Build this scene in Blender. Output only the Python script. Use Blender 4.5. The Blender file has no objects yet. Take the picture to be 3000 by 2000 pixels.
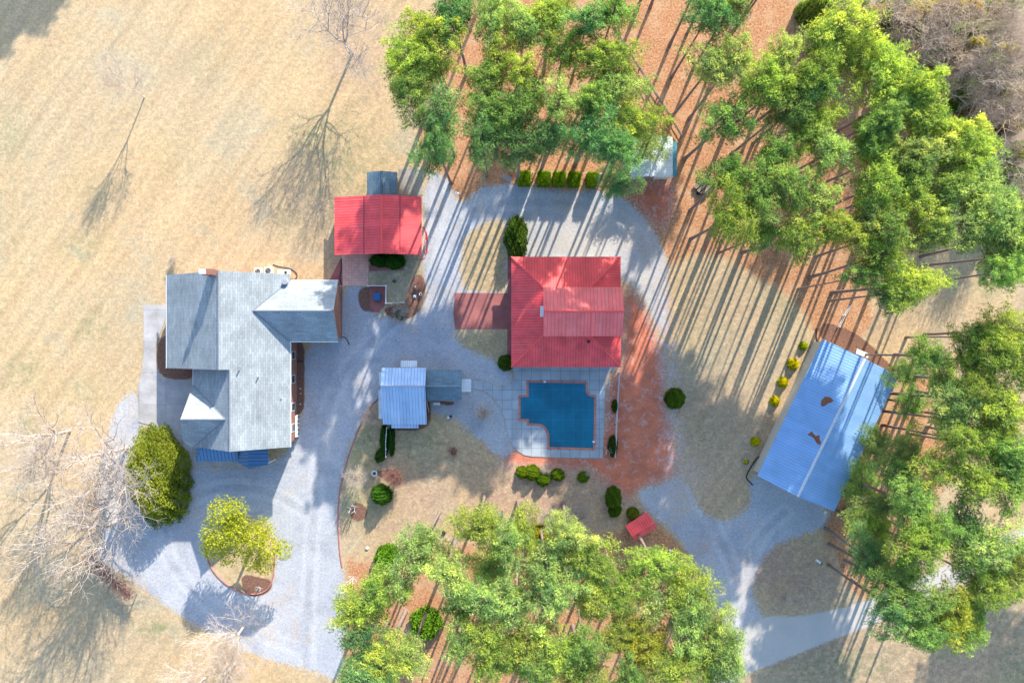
import bpy, math, random
import numpy as np
from mathutils import Vector
C = bpy.context.scene
R = math.radians
S = 0.05            # metres of ground per photo pixel (a 24 mm lens looking straight down from 100 m)
CAMH = 100.0
# ---------------------------------------------------------------- camera, sky, sun, exposure
cam_d = bpy.data.cameras.new('camera'); cam = bpy.data.objects.new('camera', cam_d)
C.collection.objects.link(cam); C.camera = cam
cam.location = (0, 0, CAMH); cam.rotation_euler = (0, 0, 0)
cam_d.lens = 24.0; cam_d.sensor_width = 36.0; cam_d.clip_start = 1; cam_d.clip_end = 3000
SUN_EL, SUN_AZ = R(23), R(21.8)
w = bpy.data.worlds.new('World'); C.world = w; w.use_nodes = True
nt = w.node_tree; nt.nodes.clear()
sky = nt.nodes.new('ShaderNodeTexSky'); sky.sky_type = 'NISHITA'; sky.sun_disc = False
sky.ozone_density = 3.2; sky.sun_elevation = SUN_EL; sky.sun_rotation = SUN_AZ
bg = nt.nodes.new('ShaderNodeBackground'); bg.inputs['Strength'].default_value = 0.15
wo = nt.nodes.new('ShaderNodeOutputWorld')
nt.links.new(sky.outputs[0], bg.inputs['Color']); nt.links.new(bg.outputs[0], wo.inputs['Surface'])
sd = bpy.data.lights.new('sun', 'SUN'); sd.energy = 3.5; sd.angle = R(0.5); sd.color = (1.0, 0.93, 0.83)
sun = bpy.data.objects.new('sun', sd); C.collection.objects.link(sun)
sdir = Vector((math.cos(SUN_EL)*math.sin(SUN_AZ), math.cos(SUN_EL)*math.cos(SUN_AZ), math.sin(SUN_EL)))
sun.rotation_euler = (-sdir).to_track_quat('-Z', 'Y').to_euler(); sun.location = (40, 90, 60)
C.view_settings.view_transform = 'Standard'; C.view_settings.look = 'None'
C.view_settings.gamma = 1; C.view_settings.exposure = 1.6

# ---------------------------------------------------------------- helpers
def P(px, py, h=0.0):
    k = S*(1-h/CAMH)
    return ((px-1500)*k, (1000-py)*k)
def P3(px, py, h): x, y = P(px, py, h); return (x, y, h)
def link(o): C.collection.objects.link(o); return o
def tag(o, label=None, cat=None, group=None, kind=None):
    if label: o['label'] = label
    if cat: o['category'] = cat
    if group: o['group'] = group
    if kind: o['kind'] = kind
    return o
ORG = {}
def thing(name, label, cat, loc, group=None):
    o = bpy.data.objects.new(name, None); link(o); o.location = loc; o.empty_display_size = .3
    ORG[o] = Vector(loc); return tag(o, label, cat, group)
class MB:
    def __init__(s): s.v = []; s.f = []; s.uv = []
    def add(s, vs, fs, uvs=None):
        n = len(s.v); s.v += [tuple(v) for v in vs]
        for i, f in enumerate(fs):
            s.f.append([n+j for j in f]); s.uv.append(uvs[i] if uvs else None)
        return s
    def box(s, x0, x1, y0, y1, z0, z1):
        return s.add([(x0,y0,z0),(x1,y0,z0),(x1,y1,z0),(x0,y1,z0),(x0,y0,z1),(x1,y0,z1),(x1,y1,z1),(x0,y1,z1)],
              [(3,2,1,0),(4,5,6,7),(0,1,5,4),(1,2,6,5),(2,3,7,6),(3,0,4,7)])
    def tube(s, pts, r, n=6, r2=None):
        pts = [Vector(p) for p in pts]; m = len(pts); base = len(s.v)
        for i, p in enumerate(pts):
            d = (pts[min(i+1, m-1)]-pts[max(i-1, 0)]).normalized()
            a = d.cross(Vector((0,0,1)));
            if a.length < .01: a = d.cross(Vector((1,0,0)))
            a.normalize(); b = d.cross(a)
            rr = r if r2 is None else r+(r2-r)*i/(m-1)
            for k in range(n):
                t = 2*math.pi*k/n; s.v.append(tuple(p+(a*math.cos(t)+b*math.sin(t))*rr))
        for i in range(m-1):
            for k in range(n):
                s.f.append([base+i*n+k, base+i*n+(k+1)%n, base+(i+1)*n+(k+1)%n, base+(i+1)*n+k]); s.uv.append(None)
        s.f.append([base+k for k in range(n)]); s.uv.append(None)
        s.f.append([base+(m-1)*n+k for k in reversed(range(n))]); s.uv.append(None)
        return s
    def prism(s, prof, a0, a1, axis='y'):
        n = len(prof)
        mk = (lambda q, a: (q[0], a, q[1])) if axis == 'y' else (lambda q, a: (a, q[0], q[1]))
        vs = [mk(q, a0) for q in prof]+[mk(q, a1) for q in prof]
        return s.add(vs, [list(range(n)), list(reversed(range(n, 2*n)))]+[[i, i+n, (i+1) % n+n, (i+1) % n] for i in range(n)])
    def sheet(s, pts, z0, z1):
        n = len(pts); vs = [(x, y, z1) for x, y in pts]+[(x, y, z0) for x, y in pts]
        return s.add(vs, [list(range(n))]+[[i, i+n, (i+1) % n+n, (i+1) % n] for i in range(n)])
    def slab(s, pts, t=.12):
        """roof plane: top polygon with a metre UV (u across the fall, v down it), underside and edges"""
        pts = [Vector(p) for p in pts]; n = len(pts)
        nor = (pts[1]-pts[0]).cross(pts[2]-pts[0]).normalized()
        if nor.z < 0: pts.reverse(); nor = -nor
        d = Vector((nor.x, nor.y, 0))
        d = Vector((0,-1,0)) if d.length < 1e-4 else d.normalized()
        d3 = (d-nor*d.dot(nor)).normalized(); u3 = nor.cross(d3)
        uv = [(p.dot(u3), p.dot(d3)) for p in pts]
        low = [p-Vector((0,0,t)) for p in pts]
        s.add(pts+low, [list(range(n)), list(reversed(range(n, 2*n)))]+[[i, i+n, (i+1) % n+n, (i+1) % n] for i in range(n)],
              [uv, list(reversed(uv))]+[[uv[i], uv[i], uv[(i+1) % n], uv[(i+1) % n]] for i in range(n)])
        return s
    def build(s, name, mat, parent=None, loc=None, smooth=False):
        org = ORG[parent] if parent is not None else Vector(loc if loc is not None else (0,0,0))
        me = bpy.data.meshes.new(name); me.from_pydata([tuple(Vector(v)-org) for v in s.v], [], s.f)
        if any(u for u in s.uv):
            ul = me.uv_layers.new(name='UVMap')
            for p, u in zip(me.polygons, s.uv):
                if u:
                    for li, q in zip(p.loop_indices, u): ul.data[li].uv = q
        if smooth: me.polygons.foreach_set('use_smooth', [True]*len(me.polygons))
        me.materials.append(mat); o = bpy.data.objects.new(name, me); link(o)
        if parent is not None: o.parent = parent
        else: o.location = org
        ORG[o] = org; return o
def npmesh(name, verts, faces3, mat, attrs=None):
    me = bpy.data.meshes.new(name); nv = len(verts); nf = len(faces3); k = faces3.shape[1]
    me.vertices.add(nv); me.vertices.foreach_set('co', np.asarray(verts, np.float32).ravel())
    me.loops.add(nf*k); me.loops.foreach_set('vertex_index', np.asarray(faces3, np.int32).ravel())
    me.polygons.add(nf); me.polygons.foreach_set('loop_start', np.arange(0, nf*k, k, dtype=np.int32))
    if attrs:
        for an, (dom, arr) in attrs.items():
            a = me.attributes.new(an, 'FLOAT', dom); a.data.foreach_set('value', np.asarray(arr, np.float32))
    me.update(calc_edges=True); me.materials.append(mat); return me
def copy_tree(root):
    r = root.copy(); link(r)
    for ch in root.children:
        c = ch.copy(); link(c); c.parent = r
        for g in ch.children:
            d = g.copy(); link(d); d.parent = c
    return r
def smooth_poly(pts, it=2):
    for _ in range(it):
        q = []
        for i in range(len(pts)):
            a, b = pts[i], pts[(i+1) % len(pts)]
            q += [(a[0]*.75+b[0]*.25, a[1]*.75+b[1]*.25), (a[0]*.25+b[0]*.75, a[1]*.25+b[1]*.75)]
        pts = q
    return pts

# ---------------------------------------------------------------- materials
class NT:
    def __init__(s, name):
        s.m = bpy.data.materials.new(name); s.m.use_nodes = True; s.t = s.m.node_tree; s.t.nodes.clear()
        s.out = s.t.nodes.new('ShaderNodeOutputMaterial')
    def n(s, typ, ins=None, **kw):
        x = s.t.nodes.new('ShaderNode'+typ)
        for k, v in kw.items(): setattr(x, k, v)
        if ins:
            for k, v in ins.items(): s.put(x.inputs[k], v)
        return x
    def put(s, sock, v):
        if isinstance(v, bpy.types.NodeSocket): s.t.links.new(v, sock)
        elif isinstance(v, (tuple, list)) and len(v) == 3 and sock.type == 'RGBA': sock.default_value = (*v, 1)
        else: sock.default_value = v
    def noise(s, vec, scale, detail=3, rough=.55, dist=0):
        return s.n('TexNoise', {'Vector': vec, 'Scale': scale, 'Detail': detail, 'Roughness': rough, 'Distortion': dist}).outputs['Fac']
    def math(s, op, a, b=0.0, clamp=False):
        x = s.n('Math', operation=op, use_clamp=clamp); s.put(x.inputs[0], a); s.put(x.inputs[1], b); return x.outputs[0]
    def mix(s, f, a, b, mode='MIX'):
        x = s.n('Mix', data_type='RGBA', blend_type=mode)
        s.put(x.inputs[0], f); s.put(x.inputs[6], a); s.put(x.inputs[7], b); return x.outputs[2]
    def step(s, v, a, b):
        x = s.n('MapRange', {'Value': v, 'From Min': a, 'From Max': b}, interpolation_type='SMOOTHSTEP'); return x.outputs[0]
    def ramp(s, v, a, b, c, d):
        return s.n('MapRange', {'Value': v, 'From Min': a, 'From Max': b, 'To Min': c, 'To Max': d}).outputs[0]
    def scale(s, col, f):
        g = s.n('CombineXYZ', {0: f, 1: f, 2: f}).outputs[0]
        return s.mix(1.0, col, g, 'MULTIPLY')
    def finish(s, col, rough=.8, bump=None, bstr=.4, bdist=.05, metal=0, spec=.3):
        b = s.n('BsdfPrincipled', {'Base Color': col, 'Roughness': rough, 'Metallic': metal, 'Specular IOR Level': spec})
        if bump is not None:
            bb = s.n('Bump', {'Height': bump, 'Strength': bstr, 'Distance': bdist}); s.t.links.new(bb.outputs[0], b.inputs['Normal'])
        s.t.links.new(b.outputs[0], s.out.inputs[0]); return s.m
def plain(name, col, rough=.7, var=.18, scale=3.0, metal=0, spec=.3):
    t = NT(name); o = t.n('TexCoord').outputs['Object']
    a = t.noise(o, scale, 4); b = t.noise(o, scale*9, 2)
    f = t.ramp(t.math('ADD', t.math('MULTIPLY', a, .6), t.math('MULTIPLY', b, .4)), .3, .7, 1-var, 1+var)
    return t.finish(t.scale(col, f), rough, b, .15, .02, metal, spec)
def shingle(name, col, var=.16):
    t = NT(name); uv = t.n('UVMap').outputs[0]
    br = t.n('TexBrick', {'Vector': uv, 'Scale': 1.0, 'Color1': (1,1,1), 'Color2': (.74,.74,.74), 'Mortar': (.5,.5,.5),
              'Mortar Size': .03, 'Mortar Smooth': .6, 'Brick Width': .9, 'Row Height': .30, 'Bias': 0.0})
    a = t.noise(uv, .35, 4); b = t.noise(uv, 9, 3); c = t.noise(uv, 2.2, 2)
    f = t.math('ADD', t.math('MULTIPLY', a, .5), t.math('ADD', t.math('MULTIPLY', b, .32), t.math('MULTIPLY', c, .18)))
    colr = t.mix(.8, t.scale(col, t.ramp(f, .35, .65, 1-var, 1+var)), br.outputs['Color'], 'MULTIPLY')
    h = t.math('ADD', t.math('MULTIPLY', b, .6), br.outputs['Fac'])
    return t.finish(colr, .92, h, .35, .02, 0, .15)
def ribbed(name, col, pitch=.4, var=.12, rough=.45, metal=0, stain=(.3,.3,.3), stainf=.25, spec=.35, line=.55):
    t = NT(name); uv = t.n('UVMap').outputs[0]
    sx = t.n('SeparateXYZ', {0: uv}); u = sx.outputs[0]
    fr = t.math('FRACT', t.math('DIVIDE', u, pitch))
    d = t.math('ABSOLUTE', t.math('SUBTRACT', fr, .5))
    rib = t.math('SUBTRACT', 1.0, t.step(d, .05, .16))
    groove = t.math('SUBTRACT', 1.0, t.step(t.math('ABSOLUTE', t.math('SUBTRACT', fr, .66)), .03, .10))
    pan = t.math('FRACT', t.math('MULTIPLY', t.math('FLOOR', t.math('DIVIDE', u, pitch*2.5)), .6180339))
    st = t.n('Mapping', {'Vector': uv, 'Scale': (2.6, .16, 1)}).outputs[0]
    a = t.noise(st, 1.0, 4, .6); b = t.noise(uv, .5, 3); g = t.noise(uv, 14, 2)
    f = t.math('ADD', t.math('MULTIPLY', b, .7), t.math('MULTIPLY', g, .3))
    c1 = t.scale(col, t.ramp(f, .35, .65, 1-var, 1+var)); c1 = t.scale(c1, t.ramp(pan, 0, 1, .94, 1.05))
    c2 = t.mix(t.math('MULTIPLY', t.step(a, .48, .75), stainf), c1, stain)
    c3 = t.scale(c2, t.math('SUBTRACT', 1.0, t.math('MULTIPLY', groove, 1-line)))
    return t.finish(c3, rough, rib, .5, .03, metal, spec)
def gridded(name, c1, mort, bw, rh, ms=.02, var=.15, rot=0, offset=0.0, rough=.85):
    t = NT(name); o = t.n('TexCoord').outputs['Object']
    mp = t.n('Mapping', {'Vector': o, 'Rotation': (0, 0, rot)}).outputs[0]
    br = t.n('TexBrick', {'Vector': mp, 'Scale': 1.0, 'Color1': (1,1,1), 'Color2': (.8,.8,.8), 'Mortar': mort,
                    'Mortar Size': ms, 'Mortar Smooth': .2, 'Brick Width': bw, 'Row Height': rh, 'Bias': 0.0}, offset=offset)
    a = t.noise(o, .45, 5); b = t.noise(o, 12, 3)
    f = t.math('ADD', t.math('MULTIPLY', a, .65), t.math('MULTIPLY', b, .35))
    return t.finish(t.mix(.75, t.scale(c1, t.ramp(f, .35, .65, 1-var, 1+var)), br.outputs['Color'], 'MULTIPLY'), rough, b, .2, .02)
def leafy(name, a, b, trans=.35, huev=.05):
    t = NT(name); tint = t.n('Attribute', attribute_name='tint').outputs['Fac']
    oi = t.n('ObjectInfo'); col = t.mix(tint, a, b)
    col = t.mix(1.0, col, oi.outputs['Color'], 'MULTIPLY')
    d = t.n('BsdfDiffuse', {'Color': col}); tr = t.n('BsdfTranslucent', {'Color': t.mix(1.0, col, (1.1, 1.15, .7), 'MULTIPLY')})
    m = t.n('MixShader', {0: trans, 1: d.outputs[0], 2: tr.outputs[0]}); t.t.links.new(m.outputs[0], t.out.inputs[0]); return t.m
M = {}
M['shingle'] = shingle('grey_shingle', (.31,.345,.35), .26)
M['shingle_dark'] = shingle('weathered_shingle', (.14,.21,.25), .3)
M['red'] = ribbed('red_metal', (.86,.09,.09), .38, .22, .5, 0, (.62,.20,.18), .35, .3)
M['red_upper'] = ribbed('red_metal_upper', (.92,.17,.145), .5, .14, .5, 0, (.75,.35,.3), .35, .3, .7)
M['galv'] = ribbed('galvanised_metal', (.36,.50,.68), .45, .12, .42, .15, (.72,.74,.76), .5, .4)
M['barn'] = ribbed('barn_metal', (.25,.44,.72), .42, .10, .42, .1, (.30,.36,.45), .3, .4, .7)
M['pale_metal'] = ribbed('pale_metal', (.62,.66,.68), .3, .08, .45, .1, (.4,.42,.45), .3)
M['teal'] = ribbed('teal_metal', (.05,.22,.27), .3)
M['seam'] = ribbed('blue_standing_seam', (.08,.20,.36), .5, .06, .35, .2, (.1,.2,.3), .2, .5, .2)
M['brick'] = gridded('brick', (.36,.17,.12), (.5,.45,.42), .22, .075, .01, .2, 0, .5)
M['paver'] = gridded('pink_pavers', (.74,.43,.32), (.6,.55,.5), .42, .42, .02, .2)
M['brickpath'] = gridded('brick_paving', (.36,.13,.11), (.6,.5,.5), .22, .11, .012, .3, 0, .5)
M['deck'] = gridded('scored_concrete', (.38,.41,.43), (.2,.22,.25), 1.42, 1.42, .028, .16)
M['concrete'] = gridded('old_concrete', (.42,.40,.38), (.3,.3,.3), 3.9, 4.6, .02, .28)
M['white'] = plain('white_paint', (.78,.78,.76), .5, .06)
M['wood'] = plain('grey_wood', (.26,.20,.15), .85, .3)
M['paleboard'] = plain('new_board', (.58,.48,.33), .8, .15)
M['brownwall'] = plain('brown_siding', (.24,.16,.11), .8, .2)
M['creamwall'] = plain('cream_siding', (.55,.50,.42), .7, .1)
M['dark'] = plain('black_plastic', (.03,.03,.035), .5, .2)
M['glass'] = plain('window_glass', (.05,.07,.09), .1, .1, 3, 0, .6)
M['steel'] = plain('painted_steel', (.45,.46,.48), .4, .1, 3, .4)
M['acgrey'] = plain('ac_housing', (.62,.60,.55), .5, .08)
M['redcord'] = plain('red_plastic', (.60,.03,.03), .4, .1)
M['coping'] = gridded('brick_coping', (.55,.22,.15), (.5,.4,.35), .3, .3, .02, .2)
M['rust'] = plain('dead_leaves', (.26,.10,.05), .95, .35, 4)
M['stone'] = plain('pale_stone', (.55,.55,.52), .8, .2)
M['bark'] = plain('pine_bark', (.20,.15,.125), .95, .45, 5)
M['palebark'] = plain('bare_bark', (.46,.39,.33), .95, .22, 3)
M['greybark'] = plain('grey_twig_bark', (.58,.47,.37), .95, .25, 3)
M['redtwig'] = plain('red_brown_twigs', (.33,.17,.13), .95, .25, 3)
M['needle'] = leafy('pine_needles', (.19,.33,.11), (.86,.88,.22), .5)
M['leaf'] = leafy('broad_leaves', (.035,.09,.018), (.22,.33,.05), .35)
M['cover'] = None

# ---------------------------------------------------------------- ground zones (photo pixels measured on the ground)
gravel_polys = [
 [(1243,505),(1300,512),(1322,560),(1345,592),(1372,585),(1392,565),(1430,545),(1470,541),(1500,541),(1600,556),(1700,563),(1760,560),(1800,566),(1850,600),(1890,640),(1925,690),
  (1948,740),(1958,820),(1955,900),(1958,950),(1950,985),(1930,960),(1912,925),(1880,860),(1830,820),(1700,800),(1500,780),(1490,900),(1340,860),(1330,970),(1345,1005),(1372,1027),(1420,1045),(1470,1070),(1500,1090),(1505,1112),(1485,1132),(1455,1130),(1425,1120),(1380,1115),
  (1380,1138),(1430,1148),(1465,1185),(1482,1232),(1490,1280),(1512,1318),(1470,1345),(1430,1305),(1380,1262),(1330,1226),(1270,1205),(1200,1190),(1110,1165),(1050,1250),(1022,1325),(1000,1400),(990,1500),(992,1600),(1003,1650),(1012,1740),(1012,1850),(1000,1960),(985,1992),(930,1968),
  (860,1948),(780,1930),(700,1898),(640,1862),(575,1832),(520,1795),(450,1745),(400,1708),(335,1668),(280,1640),(300,1560),(285,1450),(300,1340),(325,1230),(360,1165),(402,1138),(430,1300),(520,1370),(640,1368),(790,1368),(850,1320),(888,1210),(888,1008),(990,1003),(1003,838),(1080,838),(1085,912),(1140,935),(1180,943),(1212,935),(1238,905),(1250,855),(1245,815),(1238,740)],
 [(1865,1440),(1900,1422),(1930,1430),(1962,1405),(2000,1395),(2030,1450),(2060,1500),(2110,1532),(2170,1512),(2205,1470),(2195,1400),(2220,1390),(2440,1490),(2415,1545),(2372,1557),(2300,1582),(2250,1612),(2215,1670),(2200,1725),(2215,1770),(2240,1810),(2130,1860),(2110,1780),(2072,1732),(2060,1692),(2035,1642),(2000,1592),(1960,1548),(1920,1512),(1880,1480)]
]
islands = [
 [(1352,740),(1357,700),(1402,660),(1450,640),(1485,645),(1487,850),(1475,860),(1352,857),(1348,800)],
 [(1328,968),(1485,965),(1490,1050),(1482,1072),(1440,1052),(1372,1026),(1342,1003)],
 [(598,1610),(608,1575),(650,1530),(710,1505),(765,1525),(803,1570),(808,1640),(800,1712),(765,1742),(715,1740),(660,1712),(618,1668)],
]
straw_polys = [
 [(1330,-300),(1300,100),(1230,330),(1228,480),(1300,510),(1322,560),(1345,595),(1372,588),(1392,568),(1430,548),(1500,544),(1600,560),(1760,565),(1850,604),(1930,700),(1955,790),(2040,740),(2120,745),(2200,800),(2290,850),(2350,900),(2375,960),(2400,1010),(2470,1020),(2560,960),(2540,830),(2640,760),(2800,640),(2750,450),(2650,300),(2520,180),(2420,130),(2330,60),(2300,-300)],
 [(1015,1625),(1050,1650),(1100,1640),(1250,1590),(1500,1600),(1640,1590),(1780,1560),(1850,1545),(1920,1530),(1965,1560),(2035,1650),(2060,1700),(2110,1790),(2135,1860),(2090,2000),(1100,2300),(985,2100),(1012,1850),(1014,1740)],
 [(2400,1540),(2440,1490),(2560,1260),(2640,1100),(2760,1060),(2850,1150),(2780,1350),(2720,1550),(2600,1720),(2530,1765),(2470,1700),(2440,1600)],
]
dirt_polys = [
 [(1825,1080),(1822,840),(1850,850),(1890,900),(1920,960),(1940,1040),(1952,1130),(1968,1250),(1990,1340),(1975,1400),(1900,1425),(1870,1445),(1850,1470),(1800,1440),(1740,1385),(1620,1372),(1500,1368),(1462,1345),(1500,1300),(1760,1340),(1775,1110)],
 [(1838,560),(1905,520),(1975,540),(1965,620),(1935,680),(1900,640),(1860,600)],
]
mulch_polys = [
 [(488,975),(462,1000),(458,1060),(466,1092),(492,1110),(566,1112),(570,1078),(600,1000)],
 [(850,995),(892,995),(892,1100),(892,1215),(850,1215),(850,1100)],
 [(1205,822),(1225,800),(1243,815),(1248,862),(1232,905),(1208,930),(1178,938),(1140,930),(1120,905),(1150,898),(1185,890),(1200,850)],
 [(1048,840),(1110,840),(1125,905),(1085,915),(1052,905)],
 [(1250,1175),(1262,1175),(1262,1260),(1150,1262),(1140,1250)],
 [(1340,1175),(1322,1190),(1290,1185),(1262,1175)],
 [(1028,1480),(1050,1470),(1075,1485),(1078,1510),(1050,1530),(1025,1515)],
 [(1080,1375),(1120,1380),(1150,1370),(1180,1400),(1170,1420),(1110,1395)],
 [(2395,965),(2420,940),(2520,980),(2580,1040),(2640,1100),(2540,1060),(2411,1000)],
 [(700,1680),(760,1690),(800,1700),(790,1740),(720,1750)],
]
road_poly = [(2238,1800),(2330,1808),(2420,1790),(2530,1765),(2650,1715),(2800,1640),(2950,1565),(3300,1400),(3300,1460),(2960,1622),(2800,1722),(2570,1825),(2440,1872),(2300,1930),(2160,1983),(1900,2150),(1850,2130),(2110,1985),(2150,1850)]
litter_poly = [(2230,-300),(2280,0),(2400,70),(2490,170),(2600,230),(2720,280),(2830,410),(2900,480),(3000,640),(3400,760),(3400,-300)]
GX0, GX1, GY0, GY1, ST = -84., 84., -58., 58., .28
xs = np.arange(GX0, GX1+ST/2, ST); ys = np.arange(GY0, GY1+ST/2, ST)
XX, YY = np.meshgrid(xs, ys); gx = XX.ravel(); gy = YY.ravel()
def sdist(poly, smooth=2):
    pp = [P(*q) for q in (smooth_poly(poly, smooth) if smooth else poly)]
    bx = [p[0] for p in pp]; by = [p[1] for p in pp]; mgn = 6
    res = np.full(gx.shape, -6.0)
    idx = np.where((gx > min(bx)-mgn) & (gx < max(bx)+mgn) & (gy > min(by)-mgn) & (gy < max(by)+mgn))[0]
    x = gx[idx]; y = gy[idx]; d2 = np.full(x.shape, 1e9); ins = np.zeros(x.shape, bool)
    for i in range(len(pp)):
        ax, ay = pp[i]; cx, cy = pp[(i+1) % len(pp)]
        ex, ey = cx-ax, cy-ay; L = ex*ex+ey*ey+1e-12
        t = np.clip(((x-ax)*ex+(y-ay)*ey)/L, 0, 1)
        d2 = np.minimum(d2, (x-ax-t*ex)**2+(y-ay-t*ey)**2)
        if ay != cy:
            c = ((ay > y) != (cy > y)) & (x < (cx-ax)*(y-ay)/(cy-ay)+ax); ins ^= c
    s = np.sqrt(d2); res[idx] = np.clip(np.where(ins, s, -s), -6, 6); return res
def blobs(lst):
    r = np.zeros(gx.shape)
    for (px, py, rx, ry, a) in lst:
        x, y = P(px, py); r = np.maximum(r, a*np.exp(-(((gx-x)/(rx*S))**2+((gy-y)/(ry*S))**2)))
    return r
gravel = np.max([sdist(p, 1) for p in gravel_polys], 0)
for isl in islands: gravel = np.minimum(gravel, -sdist(isl))
Z = {'gravel': gravel, 'straw': np.max([sdist(p) for p in straw_polys], 0), 'dirt': np.max([sdist(p) for p in dirt_polys], 0),
     'mulch': np.max([sdist(p) for p in mulch_polys], 0), 'road': sdist(road_poly), 'litter': sdist(litter_poly),
     'clay': blobs([(1950,860,50,90,.6),(1950,1000,45,90,.75),(1880,700,60,60,.35),(2060,1620,40,60,.25),(1990,1450,50,60,.3),(1340,900,25,80,.4),(2150,1700,60,90,.2)]),
     'worn': blobs([(1965,1150,26,130,1),(1975,1300,30,100,1),(1960,1050,30,100,.8),(2010,1400,50,60,.8),(1950,960,30,80,.5)]),
     'faded': blobs([(1720,690,200,70,.9),(1900,820,70,110,.7),(2190,1750,60,100,.45),(2000,1480,40,50,.4),(780,1800,80,90,.25),(290,1300,70,110,.75),(300,1480,60,90,.7),(330,1600,80,50,.5)]),
     'green': blobs([(1020,500,120,150,.55),(930,400,90,60,.6),(850,650,60,60,.3),(870,830,60,15,1),(700,830,60,15,.5),(1070,1310,50,70,.9),(1240,1300,70,70,.75),(1050,1480,60,60,.7),(450,1840,50,25,.9),(280,560,60,60,.25),(240,730,70,50,.4),(30,400,60,80,.45),
              (70,1090,60,60,.5),(260,950,50,60,.45),(1150,780,70,60,.6),(1420,760,60,90,.45),(1400,1010,60,40,.5),(2050,1000,100,150,.25),(2280,900,60,60,.3),(2900,830,50,80,.5),(2500,1950,200,70,.7),(2750,1900,120,60,.5),(2950,1800,90,120,.5),(2980,1960,90,80,.7),
              (700,1600,60,60,.6),(80,1250,30,60,.6),(1000,480,60,60,.5),(2050,1250,70,60,.3),(1200,560,40,60,.7),(50,690,60,200,.2),(600,200,60,60,.2),(500,480,100,80,.15),(2330,880,30,20,.8),(240,1150,80,60,.3),(1280,770,20,60,.3)]),
     'brown': blobs([(1600,1450,360,170,1.0),(2080,1250,140,260,.6),(1250,1420,160,160,.8),(2250,1650,130,120,1),(2350,1700,120,120,.9),(2200,1300,200,250,.45),(2100,900,200,200,.35),(2350,1900,300,80,1.0),(2600,1960,420,110,.9),(2900,1850,200,160,.8),(1200,1550,200,60,.7),(1000,120,60,150,.6),(2550,930,110,80,.5),  # browner turf; the lower-right verge blobs also paint in tree shade
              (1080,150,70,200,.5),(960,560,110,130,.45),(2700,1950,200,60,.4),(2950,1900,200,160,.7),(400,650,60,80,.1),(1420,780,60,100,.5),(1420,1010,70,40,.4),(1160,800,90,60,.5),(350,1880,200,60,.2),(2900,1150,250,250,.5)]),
     'blue': blobs([(850,1500,160,120,.2),(650,1420,200,60,.9),(1150,1000,200,100,.6),(1300,550,80,60,.3),(1650,600,200,50,.25),(1330,1230,120,50,.8),(2000,1550,100,80,.7),(2150,1580,80,60,.7),(2320,1520,120,50,.4),(1000,1030,150,100,.6),(480,1450,60,80,.8)])}  # where the blue of shaded gravel is painted in

def pdist(poly):
    pp = [P(*q) for q in smooth_poly_open(poly)]; d2 = np.full(gx.shape, 36.0)
    for (ax, ay), (cx, cy) in zip(pp, pp[1:]):
        ex, ey = cx-ax, cy-ay; L = ex*ex+ey*ey+1e-12; t = np.clip(((gx-ax)*ex+(gy-ay)*ey)/L, 0, 1)
        d2 = np.minimum(d2, (gx-ax-t*ex)**2+(gy-ay-t*ey)**2)
    return np.sqrt(d2)
def smooth_poly_open(p):
    for _ in range(2):
        q = [p[0]]
        for a, b in zip(p, p[1:]): q += [(a[0]*.75+b[0]*.25, a[1]*.75+b[1]*.25), (a[0]*.25+b[0]*.75, a[1]*.25+b[1]*.75)]
        p = q+[p[-1]]
    return p
Z['track'] = np.min([pdist(q) for q in ([(1285,520),(1290,620),(1255,760),(1200,900),(1080,1010),(980,1120),(940,1300),(920,1500),(905,1700),(900,1960)],
   [(1300,700),(1400,600),(1550,590),(1720,600),(1850,650),(1905,780),(1930,950),(1955,1150),(1980,1330),(2080,1520),(2160,1680),(2180,1850)],
   [(900,1500),(800,1440),(650,1420),(520,1480),(470,1600),(560,1730),(700,1830),(880,1900)], [(2300,1500),(2230,1560),(2170,1680)], [(2180,1880),(2400,1835),(2600,1770),(2800,1680),(3000,1580)])], 0)
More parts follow.
